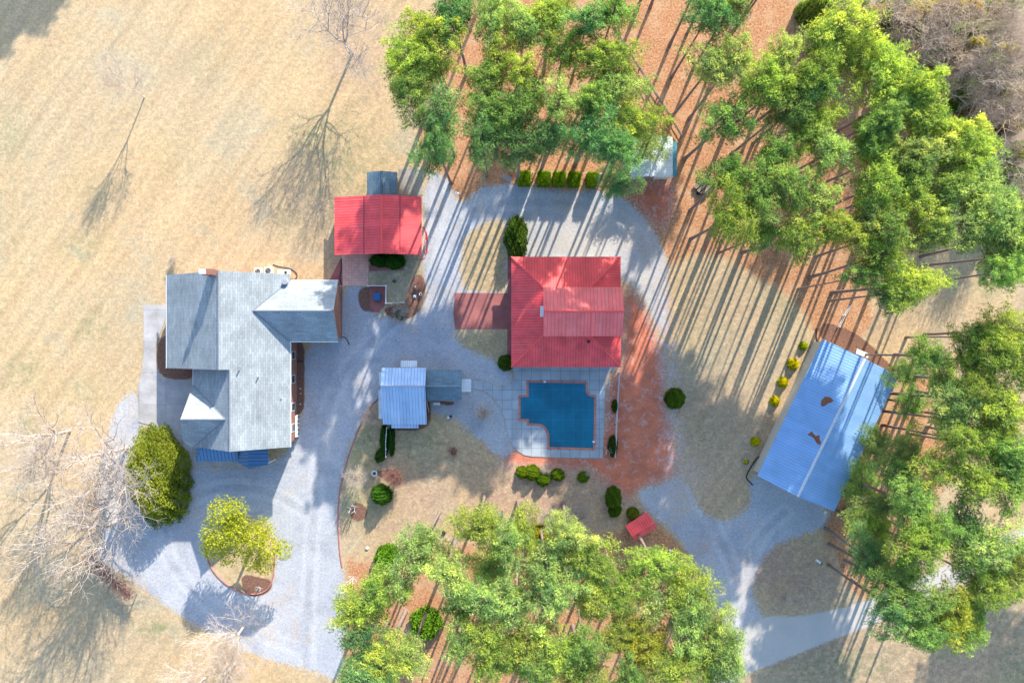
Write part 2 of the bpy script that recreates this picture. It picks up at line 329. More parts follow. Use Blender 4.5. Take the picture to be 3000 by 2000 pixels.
def ground_mat():
    t = NT('ground_cover'); o = t.n('TexCoord').outputs['Object']
    A = lambda n: t.n('Attribute', attribute_name=n).outputs['Fac']
    n_big = t.noise(o, .045, 4); n_mid = t.noise(o, .35, 5, .6); n_f = t.noise(o, 3.2, 4, .7); n_ff = t.noise(o, 11, 2, .6)
    n_m2 = t.noise(o, .9, 5, .65, .6)
    edge = t.math('ADD', t.math('MULTIPLY', t.math('SUBTRACT', n_m2, .5), 1.4), t.math('MULTIPLY', t.math('SUBTRACT', n_f, .5), 1.1))
    fine = t.math('ADD', t.math('MULTIPLY', n_f, .55), t.math('MULTIPLY', n_ff, .45))
    # mown dry lawn with faint diagonal mower lines
    mp0 = t.n('Mapping', {'Vector': o, 'Rotation': (0, 0, R(35))}).outputs[0]
    mp = t.n('Mapping', {'Vector': mp0, 'Scale': (.75, .05, 1)}).outputs[0]
    mow = t.noise(mp, 1.0, 3, .5)
    lawn = t.mix(t.step(n_big, .35, .65), (.53,.37,.195), (.48,.365,.215))
    lawn = t.mix(t.math('MULTIPLY', t.step(n_mid, .45, .75), .55), lawn, (.50,.33,.18))
    lawn = t.mix(t.math('MULTIPLY', t.step(n_m2, .55, .72), .35), lawn, (.39,.34,.22))
    lawn = t.mix(t.math('MULTIPLY', t.step(t.noise(o, .11, 4, .6, .5), .52, .66), .4), lawn, (.36,.345,.25))
    lawn = t.scale(lawn, t.ramp(mow, .3, .7, .88, 1.11))
    gfac = t.math('MULTIPLY', A('green'), t.step(t.math('ADD', n_m2, t.math('MULTIPLY', fine, .3)), .45, .85), True)
    lawn = t.mix(t.math('MULTIPLY', t.step(t.math('ADD', fine, t.math('MULTIPLY', n_m2, .5)), .80, .90), .5), lawn, (.20,.17,.10))
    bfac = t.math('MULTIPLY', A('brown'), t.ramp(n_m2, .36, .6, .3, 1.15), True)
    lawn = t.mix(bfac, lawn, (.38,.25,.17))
    lawn = t.mix(t.math('MULTIPLY', gfac, 1.0, True), lawn, (.15,.21,.085))
    lawn = t.scale(lawn, t.ramp(fine, .36, .64, .64, 1.30)); lawn = t.scale(lawn, t.ramp(t.noise(o, 1.7, 3, .7), .35, .65, .86, 1.12))
    def speck(base, dark, lite, lo, hi):
        c = t.mix(t.step(fine, lo, .5), dark, base); return t.mix(t.step(fine, .52, hi), c, lite)
    litter = speck((.40,.29,.19), (.15,.105,.07), (.58,.45,.31), .36, .66)
    straw = speck((.44,.215,.105), (.19,.08,.035), (.68,.40,.22), .38, .62)
    straw = t.mix(t.math('MULTIPLY', t.step(n_mid, .46, .7), .55), straw, (.55,.36,.21))
    straw = t.mix(t.math('MULTIPLY', t.step(n_m2, .56, .7), .4), straw, (.16,.08,.05))
    dirt = t.mix(t.step(n_mid, .35, .65), (.62,.19,.10), (.47,.15,.085)); dirt = t.mix(t.math('MULTIPLY', t.step(n_m2, .5, .68), .55), dirt, (.55,.36,.29)); dirt = t.scale(dirt, t.ramp(fine, .34, .66, .8, 1.2))
    dirt = t.mix(t.math('MULTIPLY', t.step(t.math('ADD', fine, t.math('MULTIPLY', n_m2, .35)), .72, .84), .4), dirt, (.50,.42,.42))
    mulch = speck((.20,.105,.07), (.10,.05,.035), (.34,.2,.14), .36, .68)
    gra = t.mix(t.step(n_mid, .35, .7), (.465,.465,.465), (.40,.41,.43))
    gra = t.mix(t.math('MULTIPLY', A('blue'), .45), gra, (.20,.24,.30))  # shade tone put into the gravel colour, dark blue-grey
    gra = t.mix(t.math('MULTIPLY', t.step(n_m2, .58, .75), .35), gra, (.42,.36,.30))
    gra = t.mix(t.math('MULTIPLY', t.step(n_big, .42, .62), .4), gra, (.34,.345,.36))
    tk = A('track'); tn = t.math('ADD', tk, t.math('MULTIPLY', t.math('SUBTRACT', n_m2, .5), .7))
    rut = t.math('SUBTRACT', 1.0, t.step(t.math('ABSOLUTE', t.math('SUBTRACT', tn, .95)), .15, .6))
    gra = t.mix(t.math('MULTIPLY', rut, .36), gra, (.55,.54,.53))
    gra = t.mix(t.math('MULTIPLY', t.step(t.noise(o, .22, 5, .65, .4), .49, .62), .5), gra, (.30,.31,.33))
    gra = t.mix(t.math('MULTIPLY', t.step(t.noise(o, .16, 5, .7, .8), .53, .66), .45), gra, (.48,.40,.32))
    mid = t.math('MULTIPLY', t.math('SUBTRACT', 1.0, t.step(tn, .1, .6)), t.step(n_mid, .42, .6))
    gra = t.mix(t.math('MULTIPLY', mid, .3), gra, (.30,.28,.25))
    vo = t.n('TexVoronoi', {'Vector': o, 'Scale': 5.0}).outputs['Color']; vs_ = t.n('SeparateColor', {0: vo}).outputs[0]
    gra = t.scale(gra, t.ramp(vs_, 0, 1, .92, 1.07))
    clf = t.math('MULTIPLY', A('clay'), t.step(t.math('ADD', n_m2, t.math('MULTIPLY', fine, .5)), .62, .86), True)
    gra = t.mix(clf, gra, (.50,.24,.16)); gra = t.mix(t.math('MULTIPLY', A('faded'), t.ramp(n_m2, .3, .6, .4, 1), True), gra, (.50,.44,.36))
    gra = t.scale(gra, t.ramp(fine, .34, .66, .74, 1.22))
    road = t.mix(t.step(n_mid, .35, .7), (.51,.46,.39), (.45,.42,.37)); road = t.scale(road, t.ramp(fine, .34, .66, .93, 1.07))
    def lay(col, attr, top, wdt=.28, amp=1.0):
        v = t.math('ADD', A(attr), t.math('MULTIPLY', edge, amp)); return t.mix(t.step(v, -wdt, wdt), col, top)
    c = lay(lawn, 'litter', litter, .9, 2.6); c = lay(c, 'straw', straw, .7, 1.8); c = lay(c, 'dirt', dirt, 1.1, 3.2)
    c = t.mix(t.math('MULTIPLY', A('worn'), t.step(t.math('ADD', n_m2, t.math('MULTIPLY', fine, .6)), .68, .92), True), c, t.scale((.52,.40,.36), t.ramp(fine, .34, .66, .7, 1.25)))
    c = lay(c, 'gravel', gra, .5, 1.7)
    # red clay and gravel tread into one another along the lane
    mixz = t.math('MULTIPLY', t.math('SUBTRACT', 1.0, t.step(t.math('ABSOLUTE', A('dirt')), .2, 1.6)), t.step(fine, .5, .56))
    c = t.mix(t.math('MULTIPLY', mixz, .5), c, (.46,.44,.44))
    c = lay(c, 'road', road, .25, .5); c = lay(c, 'mulch', mulch, .12, .35)
    return t.finish(c, .95, fine, .6, .07, 0, .1)
M['ground'] = ground_mat()
nx, ny = len(xs), len(ys)
I, J = np.meshgrid(np.arange(nx-1), np.arange(ny-1)); q = (J*nx+I).ravel()
quads = np.stack([q, q+1, q+nx+1, q+nx], 1)
zc = lambda k: Z[k][quads].mean(1)
isroad = zc('road') > 0; isgr = (zc('gravel') > 0) & ~isroad
def zone_obj(name, mask):
    f = quads[mask]; u, inv = np.unique(f, return_inverse=True)
    co = np.stack([gx[u], gy[u], np.zeros(len(u))], 1)
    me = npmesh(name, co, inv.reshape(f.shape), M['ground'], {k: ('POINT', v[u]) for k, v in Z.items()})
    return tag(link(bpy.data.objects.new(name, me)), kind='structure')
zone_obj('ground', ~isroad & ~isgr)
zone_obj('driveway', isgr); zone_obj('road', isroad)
# land outside the photographed plot, to the horizon
gx1 = xs[-1]; gy1 = ys[-1]; gx0 = xs[0]; gy0 = ys[0]; B = 1500
far = MB(); far.add([(-B,-B,0),(B,-B,0),(B,B,0),(-B,B,0),(gx0,gy0,0),(gx1,gy0,0),(gx1,gy1,0),(gx0,gy1,0)], [(0,1,5,4),(1,2,6,5),(2,3,7,6),(3,0,4,7)])
fo = tag(far.build('terrain', M['ground']), kind='structure')
for k_ in Z:
    a_ = fo.data.attributes.new(k_, 'FLOAT', 'POINT')
    a_.data.foreach_set('value', [6.0 if k_ == 'track' else (0.0 if k_ in ('green', 'brown', 'blue', 'clay', 'worn', 'faded') else -6.0)]*len(fo.data.vertices))

def flat(name, pts, z, mat, curve=0, kind='structure', parent=None, z0=0.0):
    pp = [P(*q) for q in (smooth_poly(pts, curve) if curve else pts)]
    me = MB(); n = len(pp)
    area = sum(pp[i][0]*pp[(i+1) % n][1]-pp[(i+1) % n][0]*pp[i][1] for i in range(n))
    if area < 0: pp.reverse()
    me.sheet(pp, z0, z); o = me.build(name, mat, parent)
    if kind: tag(o, kind=kind)
    return o
flat('patio', [(1497,1070),(1800,1072),(1798,1080),(1783,1092),(1775,1110),(1771,1200),(1766,1343),(1640,1340),(1560,1337),(1535,1332),(1512,1318),(1494,1290),(1485,1255),(1478,1222),(1462,1185),(1430,1151),(1395,1139),(1378,1136),(1378,1112),(1405,1113),(1430,1120),(1460,1132),(1485,1131),(1500,1120),(1506,1105),(1506,1088)], .07, M['deck'])
flat('front_walk', [(421,893),(487,893),(487,930),(464,990),(457,1010),(457,1062),(464,1090),(480,1105),(500,1111),(570,1113),(600,1250),(800,1345),(795,1366),(640,1364),(545,1368),(520,1350),(505,1310),(470,1270),(440,1245),(404,1235),(405,1125),(416,1092),(421,1040)], .06, M['concrete'])
flat('paver_terrace', [(1001,730),(1080,730),(1080,837),(1004,837)], .05, M['paver'])
flat('brick_side_path', [(964,822),(998,757),(1002,757),(1003,836),(985,836)], .03, M['brickpath'])
flat('brick_walk', [(1333,858),(1487,858),(1487,745),(1500,745),(1500,1078),(1486,1078),(1486,964),(1334,964),(1328,915)], .03, M['brickpath'])
flat('brick_court', [(1083,838),(1133,838),(1133,888),(1110,915),(1085,914)], .03, M['brickpath'])
flat('stepping_wall_base', [(1083,776),(1180,774),(1183,790),(1083,794)], .22, M['brickpath'])
flat('parking_pad', [(1168,495),(1236,495),(1238,572),(1168,572)], .05, plain('stained_concrete', (.30,.27,.22), .9, .35, .5))
flat('barn_path', [(2404,1010),(2412,1010),(2235,1350),(2222,1345)], .04, plain('worn_timber', (.35,.30,.26), .9, .4, 1))

# ---------------------------------------------------------------- building helpers
def opening(parent, side, a0, a1, z0, z1, at, kind='window'):
    """a window or door on a wall; side is the axis of its outward normal"""
    s = 1 if side[0] == '+' else -1; f = MB(); g = MB(); t = .07
    lo, hi = sorted((at, at+s*.05)); lo2, hi2 = sorted((at, at+s*.025))
    def bx(m, u0, u1, w0, w1, l, h):
        (m.box(l, h, u0, u1, w0, w1) if side[1] == 'x' else m.box(u0, u1, l, h, w0, w1))
    bx(f, a0, a1, z1-t, z1, lo, hi); bx(f, a0, a0+t, z0, z1-t, lo, hi); bx(f, a1-t, a1, z0, z1-t, lo, hi)
    if kind == 'window': bx(f, a0+t, a1-t, z0, z0+t, lo, hi)
    bx(g, a0+t, a1-t, z0+(t if kind == 'window' else 0), z1-t, lo2, hi2)
    if kind == 'window':
        fr = f.build('window', M['white'], parent); g.build('pane', M['glass'], fr)
    else:
        fr = f.build('door_frame', M['white'], parent); g.build('door', M['brownwall'] if kind == 'door' else M['white'], fr)
# ================================================================= main house
H = thing('brick_house', 'large brick house with grey shingle gables and a brick chimney', 'house', (-38, -2, 0))
pe = lambda x: 9.7-.591*(x+38.83)       # east slope height
mb = MB()
yN, yM, yS = 9.35, -3.75, -14.68
mb.prism([(-48.1,0),(-31.5,0),(-31.5,pe(-31.5)-.22),(-38.83,9.45),(-48.1,3.95)], yM+.35, yN-.35)
mb.prism([(-44.0,0),(-31.5,0),(-31.5,pe(-31.5)-.24),(-37.63,8.74),(-44.0,4.7)], yS+.4, yM+.349)
mb.prism([(.45,0),(7.95,0),(7.95,5.1),(4.2,7.25),(.45,5.1)], -31.499, -24.85, 'x')
mb.prism([(-14.2,0),(-6.6,0),(-6.6,4.8),(-10.43,8.25),(-14.2,4.8)], -44.25, -44.001, 'x')
mb.build('wall', M['brick'], H)
rf = MB()
rf.slab([(-48.68,yM,3.8),(-38.83,yM,9.7),(-38.83,yN,9.7),(-48.68,yN,3.8)])
rf.slab([(-38.83,yM,9.7),(-30.88,yM,5.0),(-30.88,yN,5.0),(-38.83,yN,9.7)])
rf.slab([(-37.63,yS,8.99),(-30.88,yS,5.0),(-30.88,yM,5.0),(-37.63,yM,8.99)])
rf.slab([(-44.55,yS,4.6),(-37.63,yS,8.99),(-37.63,yM-.02,8.99),(-44.55,yM-.02,4.6)])
rf.slab([(-24.2,8.46,5.0),(-24.2,4.16,7.52),(-35.1,4.16,7.52),(-30.88,8.46,5.03)])
rf.slab([(-24.2,0,5.0),(-30.88,0,5.03),(-35.1,4.16,7.52),(-24.2,4.16,7.52)])
rf.slab([(-44.6,-6.1,4.62),(-44.45,-10.43,8.5),(-38.4,-10.43,8.5)])
rf.slab([(-44.45,-10.43,8.5),(-45.7,-13.7,5.3),(-45.0,-14.75,4.62),(-44.5,-14.75,4.64),(-38.4,-10.43,8.5)])
roof = rf.build('roof', M['shingle'], H)
M['ridge'] = plain('ridge_shingle', (.20,.21,.24), .9)
for a, b_ in [((-38.83,yM,9.73),(-38.83,yN,9.73)), ((-37.63,yS,9.02),(-37.63,yM,9.02)), ((-24.2,4.16,7.55),(-35.0,4.16,7.55)), ((-44.45,-10.43,8.53),(-38.5,-10.43,8.53))]:
    MB().tube([a, b_], .11, 6).build('ridge_cap', M['ridge'], roof)
M['flash'] = plain('grey_flashing', (.2,.22,.25), .6)
for a, b_ in [((-30.9,8.44,5.06),(-35.1,4.16,7.56)), ((-30.9,.02,5.06),(-35.1,4.16,7.56)), ((-44.5,-6.15,4.66),(-38.4,-10.43,8.52)), ((-44.5,-14.7,4.66),(-38.4,-10.43,8.52))]:
    MB().tube([a, b_], .07, 5).build('valley_flashing', M['flash'], roof)
for a, b_ in [((-30.82,yS,4.93),(-30.82,-.05,4.93)), ((-48.72,yM,3.75),(-48.72,yN,3.75)), ((-44.6,-6.1,4.55),(-44.6,yM-.1,4.55)), ((-30.8,-.05,4.95),(-24.2,-.05,4.95)), ((-30.8,8.5,4.95),(-24.2,8.5,4.95))]:
    MB().tube([a, b_], .06, 5).build('gutter', M['white'], H)
ch = MB().box(-40.5,-39.2,8.72,9.5,0,10.9).build('chimney', M['brick'], roof)
MB().box(-40.72,-40.0,8.8,9.42,10.9,11.25).build('chimney_cap', M['white'], H)
for (px, py) in [(703,1073),(757,1103),(826,1166)]:
    h0 = 6.6; x, y = P(px, py, h0); z = pe(x); x, y = P(px, py, z)
    MB().tube([(x,y,z-.1),(x,y,z+.45)], .09, 8).build('vent_pipe', M['steel'], H)
x, y = P(836, 826, 5.6); MB().tube([(x,y,5.0),(x,y,6.0)], .38, 12).build('round_vent', M['steel'], H)
# blue standing seam porch roof along the south gable
pr = MB()
y1 = yS+.5; y2 = -17.0
pr.slab([(-44.9,y2,3.0),(-38.9,y2,3.0),(-38.9,y1,4.1),(-43.3,y1,4.1)], .08)
pr.slab([(-44.9,y2,3.0),(-43.3,y1,4.1),(-44.9,y1,3.0)], .08)
rx = P(728,1340,3.8)[0]; wx = P(697,1340,3.1)[0]; ex = P(785,1340,3.1)[0]
pr.slab([(wx,-17.2,3.05),(rx,-17.9,3.8),(rx,y1,3.85),(wx,y1,3.1)], .08)
pr.slab([(rx,-17.9,3.8),(ex,-17.5,3.05),(ex,y1,3.1),(rx,y1,3.85)], .08)
pr.build('porch_roof', M['seam'], H)
for px, py in [(576,1350),(636,1350),(697,1350),(730,1365),(783,1360)]:
    x, y = P(px, py, 3); MB().box(x+.05,x+.2,y+.15,y+.3,0.05,2.9).build('porch_post', M['white'], H)
for y in (-13, -10, -6, -2.6): opening(H, '+x', y, y+1.2, 1, 2.5, -31.498)
opening(H, '-y', -30.2, -27.7, .1, 2.3, .448, 'garage'); opening(H, '-y', -27.3, -25.3, .1, 2.3, .448, 'garage')
for y in (-1, 2, 5): opening(H, '-x', y, y+1.1, 1, 2.4, -48.102)
opening(H, '-x', -11.5, -9.5, 1, 3.2, -44.252)
for x in (-42, -35, -33): opening(H, '-y', x, x+1.1, .9, 2.4, yS+.398)
opening(H, '-y', -38.6, -37.5, .1, 2.2, yS+.398, 'door')
for x in (-46, -43, -36.5): opening(H, '+y', x, x+1.2, 1, 2.4, yN-.348)
# side stoop with white railing on the east wall
st = thing('side_stoop', 'white railed wooden stoop on the east wall of the grey-roofed house', 'porch', (-31, -12, 0))
a = P(860,1214); b_ = P(877,1276)
MB().box(a[0]-.1, b_[0]-.1, b_[1], a[1], 0, .5).build('deck_boards', M['wood'], st)
r_ = MB()
for z in (.95, 1.4): r_.box(b_[0]-.16, b_[0]+.04, b_[1], a[1], z, z+.08)
for k in range(6): yy = b_[1]+(a[1]-b_[1])*k/5; r_.box(b_[0]-.1, b_[0], yy-.05, yy+.05, 0, .95)
r_.box(a[0], b_[0]-.161, b_[1], b_[1]+.08, .95, 1.05)
r_.build('railing', M['white'], st)
for k in range(5): MB().box(a[0]-.3+.1, a[0]+.35, b_[1]+.3+k*.5, b_[1]+.5+k*.5, .5, .6).build('bench_slat', M['white'], st)

# ================================================================= red roofed garage
G = thing('garage', 'brown garage under a red ribbed metal roof beside the brick terrace', 'garage', (-18, 16.5, 0))
gW, gR, gE = P(980,0,2.6)[0], P(1118,0,4.3)[0], P(1235,0,3.0)[0]; gN, gS = P(0,576,3)[1], P(0,746,3)[1]
MB().prism([(gW+.5,0),(gE-.5,0),(gE-.5,2.95),(gR,4.08),(gW+.5,2.55)], gS+.5, gN-.4).build('wall', M['brownwall'], G)
mb = MB(); mb.slab([(gW,gS,2.6),(gR,gS,4.3),(gR,gN,4.3),(gW,gN,2.6)], .1); mb.slab([(gR,gS,4.3),(gE,gS,3.0),(gE,gN,3.0),(gR,gN,4.3)], .1)
gr = mb.build('roof', M['red'], G); M['redtrim'] = plain('red_trim', (.86,.11,.10), .45, .08)
MB().tube([(gR,gS,4.33),(gR,gN,4.33)], .13, 6).build('ridge_cap', M['redtrim'], gr)
M['seamdark'] = plain('red_seam', (.30,.05,.06), .5)
for px in (1066, 1172):
    x, hh = P(px,0,3.7)[0], 0; z = 4.3-(1.7/(gR-gW))*(gR-x) if x < gR else 4.3-(1.3/(gE-gR))*(x-gR)
    MB().slab([(x-.06,gS+.02,z+.035),(x+.06,gS+.02,z+.035),(x+.06,gN-.02,z+.035),(x-.06,gN-.02,z+.035)], .03).build('lap_seam', M['seamdark'], gr)
opening(G, '+x', gS+1.2, gS+4.2, .05, 2.3, gE-.498, 'garage'); opening(G, '+x', gS+4.8, gS+7.6, .05, 2.3, gE-.498, 'garage')
opening(G, '-y', gW+1, gW+2, .05, 2.1, gS+.498, 'door'); opening(G, '-y', gW+7, gW+8.4, .9, 2.0, gS+.498)
opening(G, '-x', gS+3, gS+4.2, 1, 2.1, gW+.498)
T = thing('tool_shed', 'small shed with blue-grey shingles attached behind the red-roofed garage', 'shed', (-18, 23.5, 0))
x0, xr, x1 = P(1075,0,2.5)[0], P(1118,0,3.3)[0], P(1164,0,2.5)[0]; y0, y1 = gN+.02, P(0,503,2.8)[1]
MB().prism([(x0+.3,0),(x1-.3,0),(x1-.3,2.45),(xr,3.08),(x0+.3,2.45)], y0, y1-.3).build('wall', M['brownwall'], T)
mb = MB(); mb.slab([(x0,y0,2.5),(xr,y0,3.3),(xr,y1,3.3),(x0,y1,2.5)], .1); mb.slab([(xr,y0,3.3),(x1,y0,2.5),(x1,y1,2.5),(xr,y1,3.3)], .1)
tr = mb.build('roof', M['shingle_dark'], T); MB().tube([(xr,y0,3.32),(xr,y1,3.32)], .11, 6).build('ridge_cap', plain('dark_ridge', (.08,.11,.15), .8), tr)
opening(T, '+y', x0+1.4, x0+2.4, .05, 2.0, y1-.298, 'door')

# ================================================================= big red roofed building by the pool
Bq = thing('pool_house', 'square building with red hipped metal roof and raised centre gable', 'building', (7.6, 4.2, 0))
x0, x1 = -.1, 15.42; y0, y1 = -3.63, 12.0; he = 3.2; k = 4.55; hk = 4.95
MB().box(x0+.7, x1-.7, y0+.7, y1-.7, 0, 3.15).build('wall', M['creamwall'], Bq)
mb = MB()
mb.slab([(x0,y0,he),(x0,y1,he),(x0+k,y1-k,hk),(x0+k,y0+k,hk)], .1)
mb.slab([(x1,y0,he),(x1,y1,he),(x1-k,y1-k,hk),(x1-k,y0+k,hk)], .1)
mb.slab([(x0,y1,he),(x1,y1,he),(x1-k,y1-k,hk),(x0+k,y1-k,hk)], .1)
mb.slab([(x0,y0,he),(x1,y0,he),(x1-k,y0+k,hk),(x0+k,y0+k,hk)], .1)
lr = mb.build('roof', M['red'], Bq)
for a, b_ in [((x0,y0),(x0+k,y0+k)),((x1,y0),(x1-k,y0+k)),((x0,y1),(x0+k,y1-k)),((x1,y1),(x1-k,y1-k))]:
    MB().tube([(a[0],a[1],he+.03),(b_[0],b_[1],hk+.03)], .11, 6).build('hip_cap', M['redtrim'], lr)
ux0, ux1 = 4.28, 15.15; uy0, uy1, ur = .72, 7.45, 4.08
MB().prism([(uy0+.3,3.6),(uy1-.3,3.6),(uy1-.3,6.25),(ur,7.35),(uy0+.3,6.25)], ux0+.4, ux1-.5, 'x').build('clerestory', M['creamwall'], Bq)
mb = MB(); mb.slab([(ux0,uy0,6.4),(ux1,uy0,6.4),(ux1,ur,7.6),(ux0,ur,7.6)], .1); mb.slab([(ux0,uy1,6.4),(ux1,uy1,6.4),(ux1,ur,7.6),(ux0,ur,7.6)], .1)
cr = mb.build('centre_roof', M['red_upper'], Bq); MB().tube([(ux0,ur,7.63),(ux1,ur,7.63)], .12, 6).build('ridge_cap', M['redtrim'], cr)
sx_ = P(1729,0,6.6)[0]; q = MB()
MB().slab([(sx_-.05,uy0,6.44),(sx_+.05,uy0,6.44),(sx_+.05,ur,7.64),(sx_-.05,ur,7.64)], .04).build('lap_seam', M['redtrim'], cr); q.slab([(sx_-.05,uy1,6.44),(sx_+.05,uy1,6.44),(sx_+.05,ur,7.64),(sx_-.05,ur,7.64)], .04)
q.build('lap_seam', M['redtrim'], cr)
a = P(1582,928,4.7); b_ = P(1593,897,4.7); MB().box(a[0],4.66,a[1],b_[1],4.95,5.5).build('window_unit', M['white'], Bq)
x, y = P(1724,992,5.0); MB().tube([(x,y-.4,4.8),(x,y-.4,5.4)], .22, 10).build('roof_vent', M['dark'], Bq)
for x in (1.5, 4.5, 10, 13): opening(Bq, '-y', x, x+1.3, .9, 2.3, y0+.698)
opening(Bq, '-y', 7.2, 8.4, .05, 2.2, y0+.698, 'door')
for y in (-1.5, 2, 8): opening(Bq, '-x', y, y+1.2, .9, 2.3, x0+.698)
for x in (3, 9): opening(Bq, '+y', x, x+2.8, .05, 2.5, y1-.698, 'garage')
for y in (0, 5): opening(Bq, '+x', y, y+1.2, .9, 2.3, x1-.698)

# ================================================================= centre shed with shingled wing
W_ = thing('workshop', 'small workshop with pale blue metal roof and grey shingled wing', 'shed', (-13, -7, 0))
x0, x1 = P(1120,0,3)[0], P(1249,0,3)[0]; yn, yr, ys_ = P(0,1077,3.2)[1], P(0,1130,4.3)[1], P(0,1243,2.5)[1]
MB().prism([(ys_+.35,0),(yn-.3,0),(yn-.3,3.1),(yr,4.05),(ys_+.35,2.4)], x0+.35, x1-.3, 'x').build('wall', M['brownwall'], W_)
mb = MB(); mb.slab([(x0,yn,3.2),(x1,yn,3.2),(x1,yr,4.3),(x0,yr,4.3)], .08); mb.slab([(x0,yr,4.3),(x1,yr,4.3),(x1,ys_,2.5),(x0,ys_,2.5)], .08)
wr = mb.build('roof', M['galv'], W_); MB().tube([(x0,yr,4.32),(x1,yr,4.32)], .1, 6).build('ridge_cap', M['steel'], wr)
lx0, lx1 = P(1146,0,2.3)[0], P(1226,0,2.3)[0]; ly = P(0,1254,2.3)[1]
MB().slab([(lx0,ys_+.1,2.36),(lx1,ys_+.1,2.36),(lx1,ly,2.2),(lx0,ly,2.2)], .06).build('lean_to_roof', M['galv'], W_)
vx0, vx1 = x1+.01, P(1353,0,2.8)[0]; vn, vr, vs = P(0,1083,2.7)[1], P(0,1131,3.5)[1], P(0,1172,2.7)[1]
MB().prism([(vs+.3,0),(vn-.3,0),(vn-.3,2.6),(vr,3.28),(vs+.3,2.6)], x1-.28, vx1-.3, 'x').build('wing_wall', M['brownwall'], W_)
mb = MB(); mb.slab([(vx0,vn,2.7),(vx1,vn,2.7),(vx1,vr,3.5),(vx0,vr,3.5)], .1); mb.slab([(vx0,vr,3.5),(vx1,vr,3.5),(vx1,vs,2.7),(vx0,vs,2.7)], .1)
vf = mb.build('wing_roof', M['shingle_dark'], W_); MB().tube([(vx0,vr,3.5),(vx1,vr,3.5)], .08, 6).build('ridge_cap', plain('wing_ridge', (.2,.25,.3), .8), vf)
def awning(p0, p1, h, hi_side, par):
    a = P(*p0, h); b_ = P(*p1, h); X0, X1 = sorted((a[0], b_[0])); Y0, Y1 = sorted((a[1], b_[1])); d = .25
    z = {'S': (h+d, h+d, h, h), 'N': (h, h, h+d, h+d), 'W': (h+d, h, h, h+d), 'E': (h, h+d, h+d, h)}[hi_side]
    o = MB().slab([(X0,Y0,z[0]),(X1,Y0,z[1]),(X1,Y1,z[2]),(X0,Y1,z[3])], .05).build('awning', M['pale_metal'], par)
    br = MB()
    for (X, Y) in ((X0+.1,Y0+.1),(X1-.1,Y1-.1)): br.tube([(X,Y,h-.02),(X+.01,Y,h-.5)], .03, 5)
    br.build('bracket', M['steel'], o)
awning((1174,1075),(1222,1056), 2.4, 'S', W_); awning((1353,1147),(1380,1110), 2.3, 'W', W_)
awning((1110,1126),(1121,1089), 2.4, 'E', W_); awning((1109,1226),(1121,1142), 2.2, 'E', W_)
opening(W_, '+y', x0+3, x0+4.1, .05, 2.1, yn-.298, 'door'); opening(W_, '+x', vs+1.7, vs+2.7, .05, 2.1, vx1-.298, 'door')
opening(W_, '-y', vx0+1.5, vx0+2.6, .9, 2, vs+.298); opening(W_, '-x', ys_+1.4, ys_+2.6, .9, 1.9, x0+.348); opening(W_, '+y', vx0+1.5, vx0+2.7, .9, 2, vn-.298)

# ================================================================= shed under the pines
Q = thing('garden_shed', 'pale metal-roofed shed with teal lean-to beneath the pines', 'shed', (20.5, 27, 0))
x0, xr, x1 = P(1848,0,2.5)[0], P(1908,0,3.1)[0], P(1971,0,2.5)[0]; y0, y1 = P(0,519,2.6)[1], P(0,400,2.6)[1]
MB().prism([(x0+.4,0),(x1-.2,0),(x1-.2,2.4),(xr,2.92),(x0+.4,2.4)], y0+.3, y1-.3).build('wall', M['creamwall'], Q)
mb = MB(); mb.slab([(x0,y0,2.45),(xr,y0,3.1),(xr,y1,3.1),(x0,y1,2.45)], .07); mb.slab([(xr,y0,3.1),(x1,y0,2.45),(x1,y1,2.45),(xr,y1,3.1)], .07)
qr = mb.build('roof', M['pale_metal'], Q); MB().tube([(xr,y0-.1,3.12),(xr,y1,3.12)], .12, 6).build('ridge_cap', M['white'], qr)
tx = P(1984,0,2.1)[0]; MB().slab([(x1-.15,y0+.2,2.3),(tx,y0+.2,2.0),(tx,y1-.6,2.0),(x1-.15,y1-.6,2.3)], .06).build('lean_to_roof', M['teal'], Q)
for yy in (y0+.4, y1-.8): MB().box(tx-.2,tx-.1,yy,yy+.1,0,1.95).build('post', M['wood'], Q)
opening(Q, '-y', xr-.9, xr+.9, .05, 2.1, y0+.298, 'door')

# ================================================================= long metal barn
Bn = thing('metal_barn', 'long blue-white metal-roofed barn set at an angle near the pines', 'barn', (46, -12.5, 0))
NW, NE, SE, SW = P3(2411,993,3.2), P3(2632,1101,3.2), P3(2444,1498,3.2), P3(2219,1393,3.2)
RN, RS = P3(2534,1050,4.7), P3(2337,1454,4.7)
mb = MB(); mb.slab([NW,RN,RS,SW], .1); mb.slab([RN,NE,SE,RS], .1)
br_ = mb.build('roof', M['barn'], Bn)
MB().tube([(RN[0],RN[1],4.73),(RS[0],RS[1],4.73)], .2, 6).build('ridge_cap', plain('pale_ridge', (.62,.65,.68), .5), br_)
cx = sum(p[0] for p in (NW,NE,SE,SW))/4; cy = sum(p[1] for p in (NW,NE,SE,SW))/4
ins = [(cx+(p[0]-cx)*.95, cy+(p[1]-cy)*.97) for p in (NW,SW,SE,NE)]
rm = [(cx+(p[0]-cx)*.97, cy+(p[1]-cy)*.97) for p in (RN, RS)]
vs = [(x,y,0) for x,y in ins]+[(x,y,3.1) for x,y in ins]+[(rm[0][0],rm[0][1],4.4),(rm[1][0],rm[1][1],4.4)]
MB().add(vs, [(0,1,5,4),(2,3,7,6),(1,2,6,9,5),(3,0,4,8,7),(4,5,9,8),(8,9,6,7)]).build('wall', M['creamwall'], Bn)
